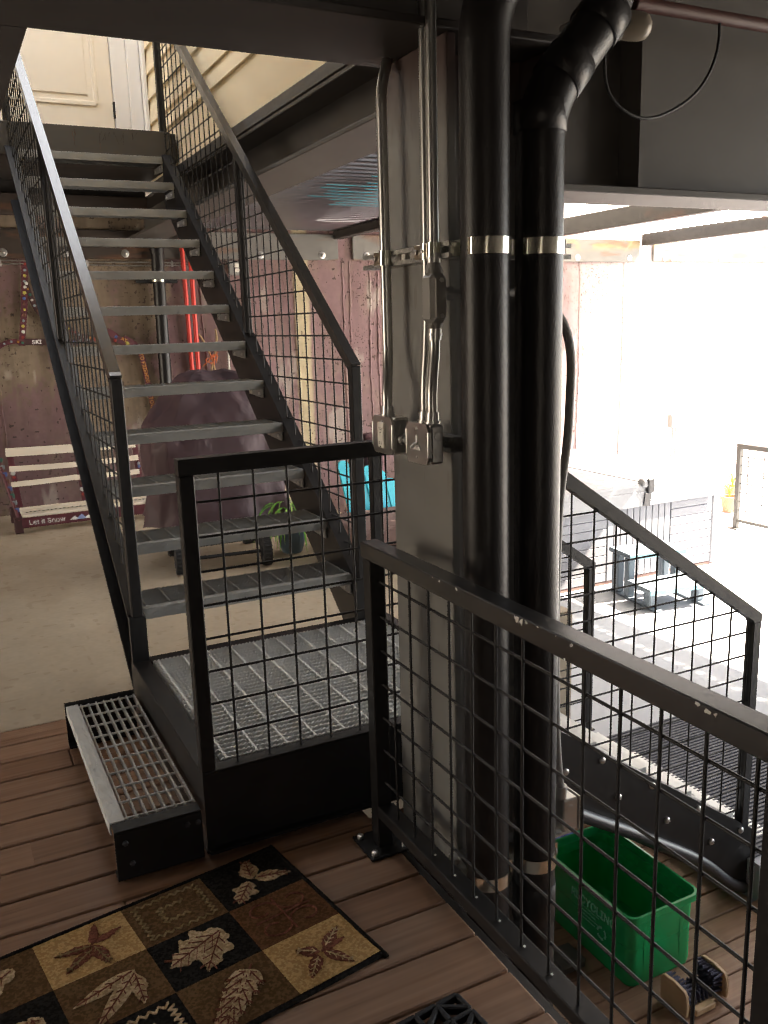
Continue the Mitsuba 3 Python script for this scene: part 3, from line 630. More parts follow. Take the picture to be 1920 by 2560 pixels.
def clamp(x, z, yb, label, grp):
    k = thing('pipe_clamp', label, 'pipe clamp', grp)
    r = .0632; h = .020; ang = np.linspace(-2.75, .42, 30)
    P = [(x+r*math.cos(a), 1.90+r*math.sin(a)) for a in ang]
    P = [(x-r*.75, yb)]+P
    v = np.array([(px, py, z+s*h) for px, py in P for s in (-1, 1)]); v2 = np.array([(x+(px-x)*1.035, 1.90+(py-1.90)*1.035, z+s*h) for px, py in P for s in (-1, 1)])
    n = len(P); f = []
    for i in range(n-1):
        a = 2*i; f += [[a, a+2, a+3], [a, a+3, a+1]]
    f = np.array(f); o = 2*n; f2 = f[:, ::-1]+o
    e = []
    for i in range(n-1):
        a = 2*i; e += [[a, a+o, a+2+o], [a, a+2+o, a+2], [a+1, a+3, a+3+o], [a+1, a+3+o, a+1+o]]
    add(k, 'band', M(np.vstack([v, v2]), np.vstack([f, f2, e])), 'zinc', 40)
    ae = .20; c = np.array([x+r*math.cos(ae), 1.9+r*math.sin(ae)-.004, z]); 
    add(k, 'ear', cbox(c[0]-.002, c[0]+.020, c[1]-.016, c[1]-.010, z-.020, z+.020, .002), 'zinc')
    add(k, 'ear', cbox(c[0]+.010, c[0]+.014, c[1]-.010, c[1]+.08, z-.020, z+.020, .001), 'zinc')
    add(k, 'bolt', cat(disc((c[0]+.006, c[1]-.016, z), (0, -1, 0), .009, .008, 6), tube([(c[0]+.006, c[1]-.03, z), (c[0]+.006, c[1]+.04, z)], .0035, 8)), 'bolt_metal')
g = 'zinc clamps around the black pipes'
clamp(1.254, 1.780, 1.98, 'shiny clamp around the left black pipe near eye height', g); clamp(1.419, 1.781, 1.98, 'shiny clamp around the right black pipe near eye height', g)
clamp(1.254, .038, 1.98, 'shiny clamp around the left black pipe near the deck', g); clamp(1.419, .040, 1.98, 'shiny clamp around the right black pipe near the deck', g)

XC = 1.165
def conduit(pts, label, r=.0138, rad=.09):
    k = thing('metal_conduit', label, 'conduit')
    add(k, 'tube', tube(bend(pts, rad, 8), r, 20), 'conduit_metal', True); return k
ca = conduit([(1.20, 2.285, 2.31), (XC, 2.268, 2.22), (XC, 2.268, 1.50), (1.138, 2.228, 1.41), (1.138, 2.228, 1.345)], 'metal conduit at the left edge of the column down to the outlet box', .0148)
cb = conduit([(XC, 2.030, 2.42), (XC, 2.032, 1.60), (XC-.022, 2.018, 1.42), (XC-.022, 2.018, 1.342)], 'metal conduit on the column straight down to the switch box, left of a pair')
cc = conduit([(XC, 1.996, 2.42), (XC, 1.998, 1.745)], 'metal conduit on the column that ends in a long junction fitting, right of a pair')
add(cc, 'tube', tube(bend([(XC, 2.0, 1.58), (XC, 2.0, 1.53), (XC-.022, 1.982, 1.42), (XC-.022, 1.981, 1.34)], .09, 8), .0138, 20), 'conduit_metal', True)
for z0, z1 in ((1.748, 1.772), (1.555, 1.585)): add(cc, 'connector', cat(tube([(XC, 1.999, z0), (XC, 1.999, z1)], .0175, 18), tube([(XC, 1.999, (z0+z1)/2-.003), (XC, 1.999, (z0+z1)/2+.003)], .020, 18)), 'bolt_metal', 40)
body = add(cc, 'junction_body', cbox(XC-.026, XC+.022, 1.968, 2.026, 1.598, 1.722, .012), 'gray_fitting')
add(body, 'neck', tube([(XC, 1.999, 1.722), (XC, 1.999, 1.750)], [.024, .017], 16), 'gray_fitting', 40); add(body, 'neck', tube([(XC, 1.999, 1.583), (XC, 1.999, 1.598)], [.017, .023], 16), 'gray_fitting', 40)
add(body, 'cover', cbox(XC-.016, XC+.014, 1.962, 1.968, 1.612, 1.708, .004), 'gray_fitting')
for z in (1.616, 1.704): add(body, 'screw', disc((XC, 1.962, z), (0, -1, 0), .006, .004, 10), 'bolt_metal')
for kk, x, y in ((ca, 1.138, 2.228), (cb, XC-.022, 2.018), (cc, XC-.022, 1.981)):
    add(kk, 'connector', cat(tube([(x, y, 1.338), (x, y, 1.372)], .0178, 18), tube([(x, y, 1.343), (x, y, 1.350)], .021, 18)), 'bolt_metal', 40)
    add(kk, 'screw', tube([(x, y+.016, 1.362), (x, y+.032, 1.362)], .0035, 8), 'bolt_metal')
def cstrap(kk, y, z=1.778, r=.017):
    add(kk, 'strap', cat(tube([(XC-.001, y, z-.020), (XC-.001, y, z+.020)], r, 16), cbox(XC-.014, XC-.010, y+.014, y+.046, z-.018, z+.018, .003)), 'zinc', 40)
    add(kk, 'screw', disc((XC-.014, y+.032, z), (-1, 0, 0), .008, .006, 6), 'bolt_metal')
cstrap(ca, 2.268, 1.78, .0178); cstrap(cb, 2.031); cstrap(cc, 1.999)
# side stub
k = thing('pipe_stub', 'short gray plastic pipe stub behind the left black pipe', 'pipe')
add(k, 'pipe', tube([(1.19, 2.006, 1.672), (1.445, 2.006, 1.672)], .0105, 16), 'gray_plastic', True); add(k, 'collar', tube([(1.19, 2.006, 1.672), (1.222, 2.006, 1.672)], .017, 16), 'gray_plastic', 40)

def device_box(x0, x1, y0, y1, z0, z1, label, nm):
    k = thing(nm, label, 'electrical box')
    add(k, 'box', cbox(x0+.010, x1, y0+.002, y1-.002, z0+.002, z1-.002, .006), 'box_metal')
    yc, zc, cy, cz = (y0+y1)/2, (z0+z1)/2, .014, .020
    P = [(y0+cy, z0), (y1-cy, z0), (y1, z0+cz), (y1, z1-cz), (y1-cy, z1), (y0+cy, z1), (y0, z1-cz), (y0, z0+cz)]
    add(k, 'cover', xf(prism(P, .008), (x0+.0095, 0, 0), (0, 1, 0), (0, 0, 1), (-1, 0, 0)), 'box_metal')
    rim = []
    for y in (y0+.004, y1-.004): rim.append(tube([(x0+.004, y, z0+cz), (x0+.004, y, z1-cz)], .005, 10))
    add(k, 'rim', cat(rim), 'box_metal', True)
    for z in (z0+.016, z1-.016): add(k, 'screw', disc((x0+.0015, yc, z), (-1, 0, 0), .004, .003, 8), 'bolt_metal')
    for j, z in enumerate((zc-.022, zc+.022)):
        add(k, 'knockout', disc(((x0+x1)/2+.008, y0+.002, z), (0, -1, 0), .014, .0014, 18), 'box_metal')
        add(k, 'hole', disc((x0+.024, y0+.002, z), (0, -1, 0), .0026, .0006, 8), 'black_plain')
    return k, x0+.0012, yc, zc
ob, xf_, yc, zc = device_box(1.108, 1.165, 2.146, 2.272, 1.240, 1.346, 'galvanized outlet box with a white receptacle on the left of the column', 'outlet_box')
rec = add(ob, 'receptacle', cbox(xf_-.006, xf_+.001, yc-.019, yc+.019, zc-.036, zc+.036, .004), 'white_plastic')
ms = []
for dz in (-.022, .018):
    for dy in (-.006, .006): ms.append(box(xf_-.0066, xf_-.005, yc+dy-.0009, yc+dy+.0009, zc+dz-.004, zc+dz+.004))
    ms.append(tube([(xf_-.0066, yc, zc+dz-.011), (xf_-.005, yc, zc+dz-.011)], .0022, 8))
add(rec, 'slot', cat(ms), 'black_plain', kind='stuff')
sb, xs_, yc, zc = device_box(1.112, 1.162, 1.953, 2.077, 1.236, 1.343, 'galvanized switch box with a white toggle on the column', 'switch_box')
add(sb, 'toggle', cat(bar((xs_, yc, zc+.001), (xs_-.020, yc, zc-.012), .009, .008, c=.002), box(xs_-.0015, xs_, yc-.0045, yc+.0045, zc-.002, zc+.022)), 'switch_plastic')
add(sb, 'toggle_plate', xf(prism([(-.022, -.012), (.022, -.012), (.018, -.004), (.005, .004), (-.005, .004), (-.018, -.004)], .003), (xs_, yc, zc-.005), (0, 1, 0), (0, 0, 1), (-1, 0, 0)), 'switch_plastic')
one('pipe_nipple', cat(tube([(1.138, 2.074, 1.285), (1.138, 2.149, 1.285)], .012, 16), tube([(1.138, 2.084, 1.285), (1.138, 2.096, 1.285)], .0165, 6), tube([(1.138, 2.122, 1.285), (1.138, 2.140, 1.285)], .0165, 12)), 'galv', 'short threaded nipple between the outlet box and the switch box', 'pipe fitting')

k = thing('gray_conduit', 'gray conduit bowing out on the right edge of the right black pipe', 'conduit')
add(k, 'tube', tube(smoothpath([(1.46, 1.985, 1.655), (1.512, 1.955, 1.625), (1.553, 1.945, 1.55), (1.563, 1.945, 1.40), (1.556, 1.945, 1.27), (1.536, 1.945, 1.13), (1.527, 1.945, 1.0), (1.527, 1.945, .50), (1.536, 1.945, .32), (1.556, 1.95, .19)], 6), .0125, 16), 'gray_plastic', True)
k = thing('conduit_box', 'galvanized box low on the right black pipe at the end of the gray conduit', 'electrical box')
add(k, 'box', cbox(1.546, 1.604, 1.925, 1.985, .058, .166, .005), 'box_metal')
add(k, 'cover', cbox(1.604, 1.611, 1.922, 1.988, .055, .169, .003), 'box_metal')
for z in (.085, .135): add(k, 'knockout', disc((1.572, 1.925, z), (0, -1, 0), .014, .0014, 18), 'box_metal')
add(k, 'connector', tube([(1.558, 1.95, .166), (1.556, 1.95, .205)], .018, 16), 'bolt_metal', 40)

k = thing('porch_light', 'unlit jar shaped light fixture by the bend of the black pipe at the top', 'light fixture')
def axial(prof, o, ax, n=24):
    m = lathe(prof, n); d_, s_, u_ = frame(ax); return M(np.asarray(m.vertices)@np.array([s_, u_, d_])+np.asarray(o), m.faces)
ax = np.array([.55, -.25, -.05]); ax /= np.linalg.norm(ax)
add(k, 'globe', axial([(0, .082), (.017, .080), (.030, .071), (.036, .054), (.037, .025), (.034, 0)], (1.745, 1.985, 2.362), ax), 'lamp_glass', True)
add(k, 'base', axial([(0, -.05), (.038, -.05), (.040, -.01), (.037, .004), (0, .004)], (1.745, 1.985, 2.362), ax), 'gray_fitting', 40)
add(k, 'arm', tube([(1.73, 2.0, 2.37), (1.70, 2.10, 2.40), (1.70, 2.175, 2.40)], .012, 10), 'gray_fitting', True)
one('sprinkler_pipe', tube([(1.80, 1.995, 2.425), (9.4, 1.995, 2.44)], .018, 16), 'rust_pipe', 'rusty red pipe along the ceiling at the top right', 'pipe', True)
one('hanging_cable', tube(smoothpath([(1.690, 1.99, 2.34), (1.697, 1.99, 2.268), (1.715, 1.99, 2.193), (1.772, 1.99, 2.151), (1.848, 1.99, 2.138), (1.943, 1.99, 2.165), (2.04, 1.99, 2.226), (2.096, 1.99, 2.304), (2.112, 1.99, 2.41)], 6), .0042, 8), 'black_plain', 'thin black cable hanging in a loop before the girder at the top right', 'cable', True)
one('rubber_hose', tube(smoothpath([(1.80, 2.40, -.12), (2.0, 2.405, -.262), (2.25, 2.41, -.415), (2.5, 2.415, -.575), (2.75, 2.42, -.755), (2.90, 2.425, -.89), (2.98, 2.43, -.935)], 8), .026, 14), 'hose_gray', 'smooth dark gray hose running under the stringer of the patio stairs', 'hose', True)

# =================================================================== THINGS ON THE WALL
YW = 8.462
def wz(x, z, y=8.47): return (x, y, z)
k = thing('drain_pipe', 'black vertical drain pipe on the concrete wall behind the treads', 'pipe')
add(k, 'pipe', tube([(1.955, 8.38, 2.62), (1.93, 8.38, .30), (1.93, 8.38, .02)], .056, 24), 'pipe_black', True); add(k, 'coupling', tube([(1.953, 8.38, 2.29), (1.951, 8.38, 2.37)], .062, 24), 'pipe_black', 40)
add(k, 'clamp', tube([(1.945, 8.38, 2.04), (1.945, 8.38, 2.085)], .0585, 24), 'zinc', 40); add(k, 'strut', cbox(1.75, 2.13, 8.42, 8.46, 2.03, 2.075), 'black_paint')
for x0, x1, zb, l in ((2.195, 2.212, 1.17, 'left of two bright red plastic pipes on the wall'), (2.268, 2.272, 1.20, 'right of two bright red plastic pipes on the wall')):
    one('red_pipe', tube([(x0-.01, 8.40, 2.62), (x0, 8.41, 2.2), (x1, 8.43, zb)], .021, 16), 'red_pipe', l, 'pipe', True)
for z, l in ((2.218, 'upper of two thin metal conduits along the wall under the steel plate'), (2.194, 'lower of two thin metal conduits along the wall under the steel plate')):
    k = thing('wall_conduit', l, 'conduit'); xs = np.linspace(-3, 2.55, 60)
    add(k, 'tube', tube(np.stack([xs, 8.448+0*xs, z+.006*np.sin(xs*2.1)+.004*np.sin(xs*5+z*90)], 1), .0065, 8), 'conduit_metal', True)
    for x in (.62, 1.34, 2.10): add(k, 'clip', cbox(x-.007, x+.007, 8.435, 8.46, z-.016, z+.016, .002), 'bolt_metal')
k = thing('wall_outlet', 'gray outlet box on the wall behind the right stair railing', 'electrical box')
add(k, 'box', cbox(2.64, 2.77, 8.42, 8.478, 2.10, 2.235, .008), 'gray_plastic')
for z in (2.145, 2.19): add(k, 'receptacle', cbox(2.695, 2.745, 8.412, 8.421, z-.018, z+.018, .006), 'white_plastic')
k = thing('wall_box', 'small gray outlet box with hanging cords on the sunlit wall above the tub', 'electrical box')
add(k, 'box', cbox(8.38, 8.50, 8.38, 8.455, .18, .35, .008), 'gray_plastic'); 
for j, dx in enumerate((.02, .07)): add(k, 'cord', tube(smoothpath([(8.40+dx, 8.40, .18), (8.395+dx, 8.39, .0), (8.37+dx*1.4, 8.40, -.22)], 6), .007, 7), 'gray_plastic', True)

orn = thing('ski_wreath', 'wall sculpture of old skis covered in coloured bottle caps and painted words', 'wall decoration')
cap_i = [0]
def strip(pts, w, m, caps=0, seed=0, nm='ski', y=8.445):
    p = smoothpath([(a, y, b) for a, b in pts], 8); t = np.gradient(p, axis=0); t /= np.linalg.norm(t, axis=1, keepdims=True); s = np.stack([-t[:, 2], 0*t[:, 0], t[:, 0]], 1)
    n = len(p); v = np.vstack([p-s*w/2, p+s*w/2, p-s*w/2+[0, .018, 0], p+s*w/2+[0, .018, 0]]); i = np.arange(n-1); f = []
    for a, b in ((0, 1), (2, 0), (1, 3)): f += [np.stack([a*n+i, a*n+i+1, b*n+i+1], 1), np.stack([a*n+i, b*n+i+1, b*n+i], 1)]
    f.append(np.array([[0, n, 3*n], [0, 3*n, 2*n], [n-1, 4*n-1, 2*n-1], [n-1, 3*n-1, 4*n-1]]))
    k = add(orn, nm, M(v, np.vstack(f)), m); r = random.Random(seed)
    if caps:
        L = np.r_[0, np.cumsum(np.linalg.norm(np.diff(p, axis=0), axis=1))]
        for j in range(caps):
            l = (j+.5)/caps*L[-1]; c = [np.interp(l, L, p[:, q]) for q in range(3)]; rr = w*(.22+.12*r.random())
            add(k, 'bottle_cap', disc((c[0]+r.uniform(-.004, .004), y-.0005, c[2]), (0, -1, 0), rr, .008, 12), CAPS[r.choice([0, 1, 2, 3, 4, 5, 6, 6, 7, 0])])
    return k
strip([(.815, 2.22), (.78, 1.9), (.715, 1.505)], .052, 'maroon_paint', 15, 1); strip([(.80, 2.06), (.84, 1.9), (.93, 1.74), (1.03, 1.68), (1.10, 1.655)], .045, 'maroon_dark', 11, 2)
strip([(.40, 1.42), (.50, 1.485), (.60, 1.535), (.72, 1.53)], .040, 'maroon_paint', 6, 3)
sk = strip([(.735, 1.535), (1.0, 1.525), (1.20, 1.515)], .055, 'maroon_dark'); add(sk, 'lettering', text('SKI', .034, (.80, 8.4435, 1.515), (1, 0, 0), (0, 0, 1), .002, True), 'ink_white')
strip([(1.08, 1.70), (1.16, 1.61), (1.28, 1.555), (1.42, 1.56)], .04, 'maroon_dark', 8, 5); strip([(1.02, 1.47), (1.2, 1.53), (1.42, 1.535), (1.55, 1.52)], .045, 'maroon_dark', 9, 6)
strip([(1.38, 1.585), (1.47, 1.60), (1.54, 1.545), (1.68, 1.50)], .06, 'maroon_paint', 3, 7)
fs = strip([(1.60, 1.54), (1.72, 1.45), (1.775, 1.20), (1.80, 1.02), (1.82, .78)], .048, 'maroon_paint')
def vtext(s, h, x0, z0, x1, z1):
    d_ = np.array([x1-x0, 0, z1-z0]); d_ /= np.linalg.norm(d_); u_ = np.array([-d_[2], 0, d_[0]]); return text(s, h, np.array([x0, 8.4435, z0])-u_*h/2, d_, u_, .002, True)
add(fs, 'lettering', vtext('TO FRIENDS', .034, 1.742, 1.40, 1.79, 1.12), 'ink_orange'); add(fs, 'lettering', vtext('A TOW', .036, 1.795, 1.04, 1.818, .82), 'ink_orange'); add(fs, 'lettering', vtext('AY', .03, 1.575, 1.542, 1.66, 1.50), 'ink_orange')
k = thing('stick_bundle', 'two tan sticks tied with an orange ribbon leaning on the wall above the covered cart', 'sticks')
for a, b in (((2.30, 1.56), (2.44, 1.20)), ((2.47, 1.60), (2.40, 1.20))): add(k, 'stick', tube(smoothpath([(a[0], 8.44, a[1]), ((a[0]+b[0])/2+.02, 8.43, (a[1]+b[1])/2), (b[0], 8.44, b[1]), (b[0]+.01, 8.44, b[1]-.25)], 5), .009, 8), 'wicker_tan', True)
rb = random.Random(2)
for j in range(7): add(k, 'ribbon', tube(smoothpath([(2.41, 8.42, 1.33), (2.41+rb.uniform(-.07, .06), 8.41, 1.33+rb.uniform(-.02, .05)), (2.41+rb.uniform(-.11, .11), 8.42, 1.30+rb.uniform(-.06, .05))], 5), .005, 6), 'orange_ribbon', True)
one('white_pipe', tube([(2.585, 8.46, 1.46), (2.592, 8.46, .05)], .011, 10), 'white_pipe', 'thin white pipe on the wall beside the tied sticks', 'pipe', True)

# =================================================================== BENCH
YB = 7.95
bench = thing('ski_bench', 'white slatted bench with maroon frame and Let it Snow lettering by the wall', 'bench')
def slat(x0, x1, z, h, bow=0.0, y=8.10, rise=0.0):
    xs = np.linspace(x0, x1, 12); u = (xs-x0)/(x1-x0); zc = z+rise*u-bow*np.sin(np.pi*u)
    return cat([bar((xs[i], y, zc[i]), (xs[i+1]+.0002, y, zc[i+1]), .020, h, c=.001) for i in range(11)])
for z, h, x0, x1, bw, ri in ((.605, .072, .46, 1.55, .004, -.012), (.462, .046, .475, 1.565, .012, .0), (.325, .044, .475, 1.02, .003, .012)):
    add(bench, 'back_slat', slat(x0, x1, z*1.0+.012, h, bw, rise=ri), 'slat_paint')
add(bench, 'back_slat', slat(1.0, 1.565, .345, .044, .003), 'slat_paint')
for (x, zt, zb) in ((.50, .63, .03), (1.045, .62, .09), (1.555, .63, .03)):
    add(bench, 'back_post', bar((x-.01, 8.115, zt), (x+.03, 8.13, zb), .050, .018, (0, 1, 0)), 'maroon_paint')
capr = random.Random(9)
def bcap(x, z, r=.016, m=None, y=8.104): add(bench, 'bottle_cap', disc((x, y-.0005, z), (0, -1, 0), r, .008, 12), m or CAPS[capr.randrange(8)])
for x, z, m in ((.50, .435, 'cap_white'), (.505, .40, 'cap_red'), (1.05, .285, 'cap_brown'), (1.053, .235, 'cap_white'), (1.057, .19, 'cap_red'), (1.565, .42, 'cap_gray'), (1.567, .39, 'cap_blue'), (1.05, .53, 'cap_blue'), (1.05, .56, 'cap_gray')): bcap(x, z, .02 if m == 'cap_white' else .014, m)
for y, z in ((7.66, .150), (7.76, .158), (7.86, .166)):
    add(bench, 'seat_slat', cbox(.50, 1.68, y-.043, y+.043, z-.022, z, .005), 'slat_paint')
ms = []
for j in range(34): ms.append(cbox(.535+.033*j, .555+.033*j, 7.70+.012*(j % 2), 7.712+.012*(j % 2), .1545, .1585, .001))
add(bench, 'zigzag_pattern', cat(ms), 'strap_dark', kind='stuff')
add(bench, 'apron', cbox(.49, 1.66, 7.60, 7.618, .045, .128, .004), 'maroon_paint')
add(bench, 'lettering', text('Let it Snow', .040, (.545, 7.5985, .068), (1, 0, 0), (0, 0, 1), .002), 'ink_white')
for x, s in ((.90, .035), (.955, .045), (1.01, .032)): add(bench, 'mountain_print', xf(prism([(-s, 0), (s*1.1, 0), (.2*s, s*.95)], .002), (x, 7.5995, .07), (1, 0, 0), (0, 0, 1), (0, -1, 0)), 'ink_blue' if s > .04 else 'ink_white')
for x in (.47, 1.66): add(bench, 'leg', cbox(x-.035, x+.03, 7.60, 7.66, .003, .14, .006), 'maroon_dark'); add(bench, 'leg', cbox(x-.03, x+.03, 8.08, 8.13, .003, .14, .006), 'maroon_dark')
arm = add(bench, 'arm_ski', bar((.475, 7.62, .10), (.36, 7.98, .72), .055, .02, (1, 0, 0)), 'maroon_paint')
for j in range(8):
    u = .15+.09*j; add(arm, 'bottle_cap', cbox(.475-.115*u-.004, .475-.115*u+.032, 7.62+.36*u-.028, 7.62+.36*u-.008, .10+.62*u-.018, .10+.62*u+.018, .004), ['cap_blue', 'cap_gray', 'cap_green', 'cap_blue', 'cap_brown', 'cap_blue', 'cap_gray', 'cap_green'][j])

# =================================================================== COVERED CART
cart = thing('covered_grill', 'grill cart under a wrinkled maroon fabric cover behind the treads', 'covered grill')
cx, cy = 1.66, 5.96
cr2 = np.random.default_rng(19); nA = 16; th = np.linspace(0, 2*np.pi, nA, endpoint=False)+.1
lev = [(.27, .475, .36), (.50, .455, .35), (.74, .465, .36), (.955, .455, .36), (1.10, .335, .30), (1.265, .215, .19), (1.30, .09, .07)]
V = []
for q, (z, rx, ry) in enumerate(lev):
    e = .55; ux, uy = np.sign(np.cos(th))*np.abs(np.cos(th))**e, np.sign(np.sin(th))*np.abs(np.sin(th))**e
    am = [.085, .075, .05, .012, .03, .02, .01][q]; k_ = 1+cr2.normal(0, am, nA)+(-1.0)**np.arange(nA)*am*.75; zj = cr2.normal(0, [.035, .05, .05, .02, .04, .012, .006][q], nA)
    V.append(np.stack([cx+rx*ux*k_+.04*(z-.7), cy+ry*uy*k_, z+zj], 1))
V = np.array(V); n0 = len(lev); f = []
for a in range(n0-1):
    for b in range(nA):
        b2 = (b+1) % nA; P = [a*nA+b, a*nA+b2, (a+1)*nA+b2, (a+1)*nA+b]
        f += [[P[0], P[1], P[2]], [P[0], P[2], P[3]]] if (a+b) % 2 else [[P[0], P[1], P[3]], [P[1], P[2], P[3]]]
V = np.vstack([V.reshape(-1, 3), [[cx+.02, cy, 1.302]]]); f += [[(n0-1)*nA+b, (n0-1)*nA+(b+1) % nA, len(V)-1] for b in range(nA)]
m = trimesh.Trimesh(V, f, process=False)
for _ in range(3): m = m.subdivide()
trimesh.smoothing.filter_laplacian(m, lamb=.5, iterations=4)
v = np.asarray(m.vertices).copy(); nn = np.asarray(m.vertex_normals); v += nn*((meshkit.fbm(v*7.0)-.5)*.035+(meshkit.fbm(v*np.array([16, 16, 6.0])+5)-.5)*.014)[:, None]
add(cart, 'cover', M(v, m.faces), 'cover_fabric', True)
add(cart, 'shelf', cbox(cx-.40, cx+.36, cy-.26, cy+.26, .16, .20), 'black_plain')
def wheel(x, y, r, w, ang):
    m = tube([(0, -w/2, 0), (0, w/2, 0)], r, 30); kn = [m]
    for a in range(22):
        t = a*2*np.pi/22; kn.append(bar((r*math.cos(t)*.985, -w/2-.001, r*math.sin(t)*.985), (r*math.cos(t)*.985, w/2+.001, r*math.sin(t)*.985), .013, .013, (math.cos(t), 0, math.sin(t)), .003))
    return place(cat(kn), (x, y, r+.006), ang)
wk = add(cart, 'wheel', wheel(1.885, 5.58, .095, .055, 1.42), 'rubber'); add(wk, 'hub', place(tube([(0, -.034, 0), (0, .034, 0)], .035, 16), (1.885, 5.58, .101), 1.42), 'black_plain', 40)
add(cart, 'wheel', wheel(1.31, 5.68, .095, .055, 1.42), 'rubber')
for x, y in ((1.40, 6.2), (1.98, 6.25)): add(cart, 'leg', cat(cbox(x-.02, x+.02, y-.02, y+.02, .01, .17), cbox(x-.045, x+.04, y-.03, y+.03, .003, .03)), 'black_plain')
add(cart, 'axle', tube([(1.31, 5.66, .1), (1.90, 5.60, .1)], .012, 10), 'black_plain'); add(cart, 'leg', bar((1.90, 5.60, .1), (1.86, 5.80, .18), .03, .03), 'black_plain'); add(cart, 'leg', bar((1.31, 5.66, .1), (1.35, 5.80, .18), .03, .03), 'black_plain')

# plant
pl = thing('potted_plant', 'spider plant with bright green arching leaves in a blue gray pot', 'potted plant')
px_, py_ = 2.165, 5.82
add(pl, 'pot', lathe([(0, .003), (.070, .003), (.088, .05), (.100, .12), (.098, .165), (.104, .17), (.104, .178), (.092, .178), (.088, .15), (0, .15)], 28, (px_, py_, 0)), 'pot_glaze', 40)
lr = random.Random(5)
for j in range(90):
    a = lr.uniform(0, 2*np.pi); l = lr.uniform(.17, .36); upr = lr.uniform(.12, .34); dn = lr.uniform(.05, .20)
    if j < 22: upr = lr.uniform(.22, .34); l *= .5; dn = .0
    pts = smoothpath([(0, 0, .15), (l*.35, 0, .15+upr*.75), (l*.75, 0, .15+upr*.8-dn*.3), (l, 0, .15+upr*.55-dn)], 4)
    w = .0075*np.sin(np.linspace(.5, np.pi*.985, len(pts)))+.0008
    v = np.vstack([pts+np.stack([0*w, w, 0*w+.002], 1), pts, pts+np.stack([0*w, -w, 0*w+.002], 1)]); n = len(pts); q = np.arange(n-1); f = []
    for b in (0, 1): f += [np.stack([b*n+q, b*n+q+1, (b+1)*n+q+1], 1), np.stack([b*n+q, (b+1)*n+q+1, (b+1)*n+q], 1)]
    add(pl, 'leaf', place(M(v, np.vstack(f)), (px_+.03*math.cos(a), py_+.03*math.sin(a), 0), a), 'leaf_pale' if j % 3 == 0 else 'leaf_green', True)

# sofa, chair
sofa = thing('outdoor_sofa', 'low brown outdoor sofa with a faded cushion beyond the landing', 'sofa')
add(sofa, 'base', cbox(2.33, 3.0, 5.02, 5.62, .03, .15, .01), 'brown_wicker'); add(sofa, 'seat_cushion', cbox(2.30, 3.0, 5.0, 5.6, .155, .295, .035), 'brown_fabric', 50)
add(sofa, 'back_cushion', cbox(2.83, 3.02, 5.95, 6.12, .155, .78, .04), 'mauve_fabric', 50); add(sofa, 'base', cbox(2.70, 3.02, 5.625, 6.2, .03, .15, .01), 'brown_wicker'); 
for x in (2.36, 2.97): add(sofa, 'leg', cbox(x-.02, x+.02, 5.04, 5.08, .002, .03), 'black_plain')
ch = thing('beach_chair', 'turquoise chair back of rounded plastic slats behind the outdoor sofa', 'chair')
for j, (x, z1) in enumerate(((2.60, .655), (2.70, .66), (2.79, .60), (2.875, .555), (2.945, .49))):
    w = .047; z0 = .16; P = [(-w, 0), (w, 0)]+[(w*math.cos(t), z1-z0-w+w*math.sin(t)) for t in np.linspace(0, np.pi, 10)]
    add(ch, 'slat', xf(prism(P, .018), (x+.02, 5.66, z0), (.98, .10, 0), (-.16, .14, .98), (.1, -.98, .14)), 'turquoise')
add(ch, 'brace', cbox(2.56, 2.99, 5.70, 5.72, .22, .27), 'turquoise_shade'); add(ch, 'seat', cbox(2.58, 2.98, 5.74, 6.0, .16, .19, .008), 'turquoise_shade')
for x in (2.60, 2.96): add(ch, 'leg', cbox(x-.02, x+.02, 5.74, 5.78, .003, .16), 'turquoise_shade'); add(ch, 'leg', cbox(x-.02, x+.02, 5.93, 5.945, .003, .16), 'turquoise_shade')

# =================================================================== PATIO
tub = thing('hot_tub', 'gray hot tub cabinet with a folded vinyl cover by the sunlit wall', 'hot tub')
TX0, TX1, TY0, TY1 = 4.38, 6.62, 5.99, 8.05
add(tub, 'cabinet', box(TX0+.02, TX1-.02, TY0+.02, TY1, -.79, -.02), 'tub_panel'); add(tub, 'base', box(TX0+.01, TX1-.01, TY0+.005, TY1, -.799, -.77), 'brown_fabric')
for j in range(9):
    z = -.765+.083*j
    add(tub, 'side_panel', cbox(TX0, 5.255, TY0, TY0+.02, z, z+.079, .006), 'tub_panel'); add(tub, 'side_panel', cbox(6.03, TX1-.06, TY0, TY0+.02, z, z+.079, .006), 'tub_panel')
for j in range(10): add(tub, 'door_panel', cbox(5.262+.076*j, 5.262+.076*j+.072, TY0-.003, TY0+.02, -.765, -.02, .006), 'tub_panel')
add(tub, 'corner_trim', cbox(TX1-.055, TX1, TY0-.004, TY0+.06, -.79, -.02, .012), 'tub_panel')
for j in range(9): add(tub, 'side_panel', cbox(TX1-.019, TX1+.001, TY0+.065, TY1, -.765+.083*j, -.686+.083*j, .006), 'tub_panel')
for a, b, nm in ((TX0-.03, 5.685, 0), (5.70, TX1+.03, 1)):
    add(tub, 'cover', cbox(a, b, TY0-.035, TY1+.03, .0, .105, .02), 'tub_cover', label='gray vinyl cover half')
    add(tub, 'cover_skirt', cbox(a+.01, b-.01, TY0-.042, TY0-.034, -.10, .035, .003), 'tub_cover')
add(tub, 'cover_strap', cat(bar((5.70, 5.925, .155), (5.72, 5.945, .02), .07, .03, (0, -1, 0), .01), bar((5.685, 5.935, .02), (5.675, 5.94, -.10), .075, .008, (0, -1, 0), .003)), 'strap_dark')
add(tub, 'cover_fold', cbox(5.62, 5.80, 5.93, 6.02, .07, .15, .035), 'tub_cover', 50)
stool = thing('step_stool', 'gray two-step stool with turquoise edged treads in front of the hot tub', 'step stool')
def stp(nm, m, ma): add(stool, nm, place(m, (5.085, 5.50, -.8), -.15), ma)
